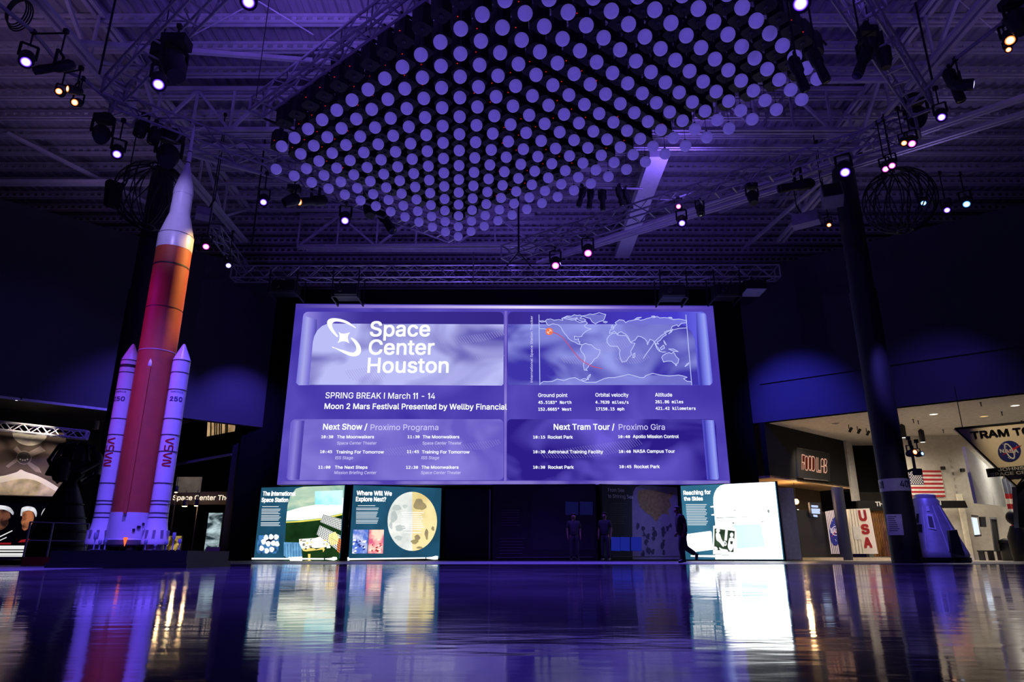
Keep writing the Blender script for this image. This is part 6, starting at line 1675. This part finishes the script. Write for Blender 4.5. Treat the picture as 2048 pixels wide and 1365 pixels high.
# tilted loudspeakers near the column tops
def spk(label, x, y, Y, sz, rx, rz, mat, face=None):
    p = W(x, y, Y)
    q = (Matrix.Rotation(rz, 3, 'Z') @ Matrix.Rotation(rx, 3, 'X'))
    t = thing('loudspeaker', label, 'speaker', p)
    add('cabinet', MB().box(p, sz, q), mat, t)
    add('grille', MB().box(p + q @ Vector((0, -sz[1] / 2 - .012, 0)), (sz[0] * .9, .02, sz[2] * .9), q), face or M_PLIN, t)
    add('bracket', MB().tube(p + q @ Vector((0, sz[1] / 2, 0)), p + Vector((0, .6, .9)), .03, 6).tube(p + Vector((0, .6, .88)), (p.x, p.y + .6, 14.7), .02, 6), M_MATT, t)
spk('flat black loudspeaker tilted beside the left wire cage', 226, 389, 19.4, (.22, .4, .86), .1, -.5, M_MATT)
spk('boxy black loudspeaker tilted beside the right column top', 1664, 392, 20.0, (.62, .55, .6), -.35, -.35, pbr('speaker_grey_side', (120, 118, 128), .6))
spk('pale grey loudspeaker behind the rocket nose', 408, 428, 20.6, (.5, .3, .36), -.3, .5, pbr('speaker_pale', (150, 146, 160), .6), MATS['speaker_pale'] if 'speaker_pale' in MATS else None)
spk('pale flat loudspeaker left of the right column, near orange light', 1612, 440, 22, (.9, .3, .5), -.3, -.6, pbr('speaker_pale', (150, 146, 160), .6), MATS['speaker_pale'])
# hanging cables
for i, (x, y0, y1, Y, lab) in enumerate(((235, -20, 148, 15.0, 'black drop cable down to left ladder truss'), (522, 345, 492, 22.0, 'black drop cable under the left globes'), (1037, 420, 505, 21.0, 'black drop cable with split end above the screen'), (1825, -20, 160, 15.4, 'black drop cable at right ladder truss'), (738, -20, 62, 12.6, 'thin drop wire to the bright globe truss'), (541, -20, 195, 14.5, 'thin slanting drop wire left of the globe array'))):
    t_ = W(x, y0, Y); b_ = W(x, y1, Y); b_.x = t_.x
    add('drop_cable', MB(True).tube((t_.x, t_.y, b_.z), (t_.x, t_.y, max(t_.z, 15.03)), .03 if i < 4 else .012, 6), M_MATT, label=lab, cat='cable')
p = W(1037, 505, 21.0); p.x = W(1037, 420, 21.0).x
add('cable_bridle', MB(True).path([p + Vector((-.4, 0, -.5)), p, p + Vector((.4, 0, -.5))], .025, 6), M_MATT, label='split cable end above the screen', cat='cable')
p = W(32, 22, 13.4)
g = MB(True)
for k in range(4): g.path([p + Vector(((.24 + .02 * k) * math.cos(a), .05 * k, (.4 + .02 * k) * math.sin(a))) for a in [i * PI / 12 for i in range(24)]], .018, 5, True)
add('cable_coil', g, M_MATT, label='coil of black cable at upper left corner', cat='cable')
for i, (u_, r_) in enumerate(((322, 105), (1745, 85))):
    p = WZ(u_, r_, 11.5)
    t = thing('chain_hoist', ('black chain hoist with bag on left ladder truss', 'black chain hoist on right ladder truss')[i], 'hoist', p)
    add('motor', MB().box(p, (.36, .3, .5)), M_MATT, t); add('chain', MB().tube(p, (p.x, p.y, 14.6), .018, 6), M_MATT, t); add('chain_bag', MB(True).lathe([(.1, -.5), (.16, -.3), (.17, .0)], p + Vector((.2, 0, -.2)), n=16), M_MATT, t)
# ================================================================ PEOPLE
M_SKIN = pbr('skin', (92, 62, 50), .55, var=.05); M_SHIRT = pbr('dark_shirt', (11, 11, 13), .85, var=.2, scale=12); M_TROU = pbr('dark_trousers', (9, 9, 11), .85, var=.2, scale=12); M_SHOE = pbr('black_shoe', (14, 13, 13), .4); M_HAIR = pbr('dark_hair', (22, 18, 16), .7, var=.3, scale=30)
BULK = 1.0
def skin(name, verts, edges, radii, mat, parent, rootv=0, sub=1):
    me = bpy.data.meshes.new(name); me.from_pydata([Vector(v) for v in verts], edges, [])
    o = bpy.data.objects.new(name, me); COL.objects.link(o)
    md = o.modifiers.new('skin', 'SKIN'); md.use_smooth_shade = True
    if not me.skin_vertices: return o
    for i, r in enumerate(radii):
        if name in ('shirt', 'trousers'): r = tuple(q * BULK for q in r) if isinstance(r, tuple) else r * BULK
        sv = me.skin_vertices[0].data[i]; sv.radius = (r, r) if not isinstance(r, tuple) else r; sv.use_root = (i == rootv)
    s = o.modifiers.new('sub', 'SUBSURF'); s.levels = s.render_levels = sub
    me.materials.append(mat); o.parent = parent
    return o
def person(label, loc, face, H, joints, bulk=1.0):
    """joints: local positions (metres for a 1.75 m figure facing -Y); face: turn about z"""
    global BULK
    BULK = bulk
    t = thing('person', label, 'person', loc, 'people in front of the panels'); t.rotation_euler = (0, 0, face); k = H / 1.75; t.scale = (k, k, k)
    J = joints
    V = []; E = []; R = []
    idx = {}
    def v(n, p, r, link=None):
        idx[n] = len(V); V.append(p); R.append(r)
        if link is not None: E.append((idx[link], idx[n]))
    v('pelvis', J['pelvis'], (.14, .12)); v('waist', J['waist'], (.14, .12), 'pelvis'); v('chest', J['chest'], (.15, .125), 'waist'); v('neck0', J['neck'], .062, 'chest')
    hd = Vector(J['head']); fw = Vector(J['look']).normalized()
    v('neck1', tuple(Vector(J['neck']).lerp(hd, .45)), .058, 'neck0'); v('head', tuple(hd), (.078, .092), 'neck1'); v('crown', tuple(hd + Vector((0, 0, .085))), (.062, .075), 'head')
    v('nose', tuple(hd + fw * .115 + Vector((0, 0, -.005))), .014, 'head')
    sdv = fw.cross(Vector((0, 0, 1))).normalized()
    for n, s in (('ear_a', 1), ('ear_b', -1)): v(n, tuple(hd + sdv * (.09 * s)), .02, 'head')
    for s in 'LR':
        v('sh' + s, J['sh' + s], .062, 'chest'); v('el' + s, J['el' + s], .043, 'sh' + s); v('wr' + s, J['wr' + s], .03, 'el' + s)
        w_ = Vector(J['wr' + s]); d = (w_ - Vector(J['el' + s])).normalized(); pm = w_ + d * .06
        v('pa' + s, tuple(pm), (.034, .022), 'wr' + s)
        fs = Vector((0, 1, 0)).cross(d); fs = fs.normalized() if fs.length > .1 else Vector((1, 0, 0)); ac = d.cross(fs).normalized()
        for f, (o_, ln) in enumerate(((-.03, .065), (-.01, .078), (.01, .074), (.03, .058))):
            b0 = pm + d * .03 + ac * o_; v('f%d%s' % (f, s), tuple(b0), .010, 'pa' + s); v('g%d%s' % (f, s), tuple(b0 + d * ln * .55), .009, 'f%d%s' % (f, s)); v('h%d%s' % (f, s), tuple(b0 + d * ln * .9 + fs * .018), .008, 'g%d%s' % (f, s))
        b0 = w_ + d * .03 - ac * .03; v('t0' + s, tuple(b0), .011, 'pa' + s); v('t1' + s, tuple(b0 - ac * .025 + d * .035), .01, 't0' + s)
        v('hi' + s, J['hi' + s], .09, 'pelvis'); v('kn' + s, J['kn' + s], .058, 'hi' + s); v('an' + s, J['an' + s], .038, 'kn' + s); v('to' + s, J['to' + s], .032, 'an' + s)
    skin('body', V, E, R, M_SKIN, t)
    skin('shirt', [tuple(Vector(J['pelvis']) - Vector((0, 0, .14))), J['waist'], J['chest'], J['neck'], J['shL'], J['shR'], tuple(Vector(J['shL']).lerp(Vector(J['elL']), .8)), tuple(Vector(J['shR']).lerp(Vector(J['elR']), .8))], [(0, 1), (1, 2), (2, 3), (2, 4), (2, 5), (4, 6), (5, 7)], [(.19, .17), (.185, .165), (.19, .16), .075, .09, .09, .07, .07], M_SHIRT, t)
    for s in 'LR':
        a = Vector(J['an' + s]); to = Vector(J['to' + s])
        skin('shoe', [tuple(a), tuple(a.lerp(to, .35)), tuple(to), tuple(a - (to - a) * .25)], [(0, 1), (1, 2), (0, 3)], [.055, .052, .046, .045], M_SHOE, t)
    skin('trousers', [tuple(Vector(J['pelvis']) + Vector((0, 0, .12))), tuple(Vector(J['pelvis']) - Vector((0, 0, .05))), J['hiL'], J['hiR'], J['knL'], J['knR'], tuple(Vector(J['knL']).lerp(Vector(J['anL']), .93)), tuple(Vector(J['knR']).lerp(Vector(J['anR']), .93))], [(0, 1), (1, 2), (1, 3), (2, 4), (3, 5), (4, 6), (5, 7)], [(.16, .145), (.165, .15), .125, .125, .078, .078, .064, .064], M_TROU, t)
    hc = hd + Vector((0, 0, .05)) - fw * .018
    bm = MB(True).ball(hc, .1, 18, 10, (1, 1, 1))
    hm = MB(True); 
    me = bpy.data.meshes.new('hair'); bmh = bmesh.new(); bmesh.ops.create_uvsphere(bmh, u_segments=18, v_segments=12, radius=.108)
    for q in bmh.verts[:]:
        c = q.co.copy()
        if c.z < -.035 or (c.z < .035 and c.normalized().dot(fw) > .35): bmh.verts.remove(q)
    bmh.to_mesh(me); bmh.free(); me.materials.append(M_HAIR); me.polygons.foreach_set('use_smooth', [True] * len(me.polygons))
    o = bpy.data.objects.new('hair', me); COL.objects.link(o); o.parent = t; o.location = hc; md = o.modifiers.new('thick', 'SOLIDIFY'); md.thickness = .012
    for s in (-1, 1):
        p = hd + fw * .083 + sdv * (.032 * s) + Vector((0, 0, .02)); me = bpy.data.meshes.new('eye'); bmh = bmesh.new(); bmesh.ops.create_uvsphere(bmh, u_segments=8, v_segments=6, radius=.013); bmh.to_mesh(me); bmh.free()
        me.materials.append(M_PLIN); o = bpy.data.objects.new('eye', me); COL.objects.link(o); o.parent = t; o.location = p
    mo = MB().box(hd + fw * .092 - Vector((0, 0, .055)), (.04, .012, .01)); me = bpy.data.meshes.new('mouth'); me.from_pydata(mo.v, [], mo.f); me.materials.append(M_HAIR); o = bpy.data.objects.new('mouth', me); COL.objects.link(o); o.parent = t
    return t
stand = dict(pelvis=(0, 0, .96), waist=(0, 0, 1.10), chest=(0, .01, 1.32), neck=(0, .01, 1.47), head=(0, -.01, 1.62), look=(0, -1, -.05), shL=(.185, .01, 1.41), shR=(-.185, .01, 1.41), elL=(.25, .03, 1.14), elR=(-.25, .03, 1.14), wrL=(.24, -.04, .90), wrR=(-.24, -.04, .90), hiL=(.09, 0, .90), hiR=(-.09, 0, .90), knL=(.11, -.01, .50), knR=(-.11, -.01, .50), anL=(.12, .02, .085), anR=(-.12, .02, .085), toL=(.14, -.15, .045), toR=(-.14, -.15, .045))
walk = dict(pelvis=(0, 0, .95), waist=(0, -.02, 1.09), chest=(0, -.05, 1.31), neck=(0, -.08, 1.46), head=(0, -.13, 1.60), look=(0, -1, -.2), shL=(.18, -.05, 1.40), shR=(-.18, -.05, 1.40), elL=(.23, .04, 1.14), elR=(-.22, .02, 1.14), wrL=(.21, -.02, .92), wrR=(-.19, -.12, .93), hiL=(.09, 0, .89), hiR=(-.09, 0, .89), knL=(.09, -.10, .49), knR=(-.09, .06, .49), anL=(.09, -.04, .085), anR=(-.09, .42, .25), toL=(.09, -.22, .045), toR=(-.09, .40, .08))
p = W(1369, 1126, 20.6)
person('person in dark clothes striding past the brightest panel, seen from the side', (p.x, p.y, .004), -PI / 2, 1.61, walk, 1.22)
p = W(1149, 1121, 27.4)
person('person in dark clothes standing before the anniversary panel', (p.x, p.y, .004), .1, 1.78, stand)
p = W(1212, 1121, 27.2)
person('person in dark clothes standing at the glossy post before the map panel', (p.x, p.y, .004), -.5, 1.80, stand)
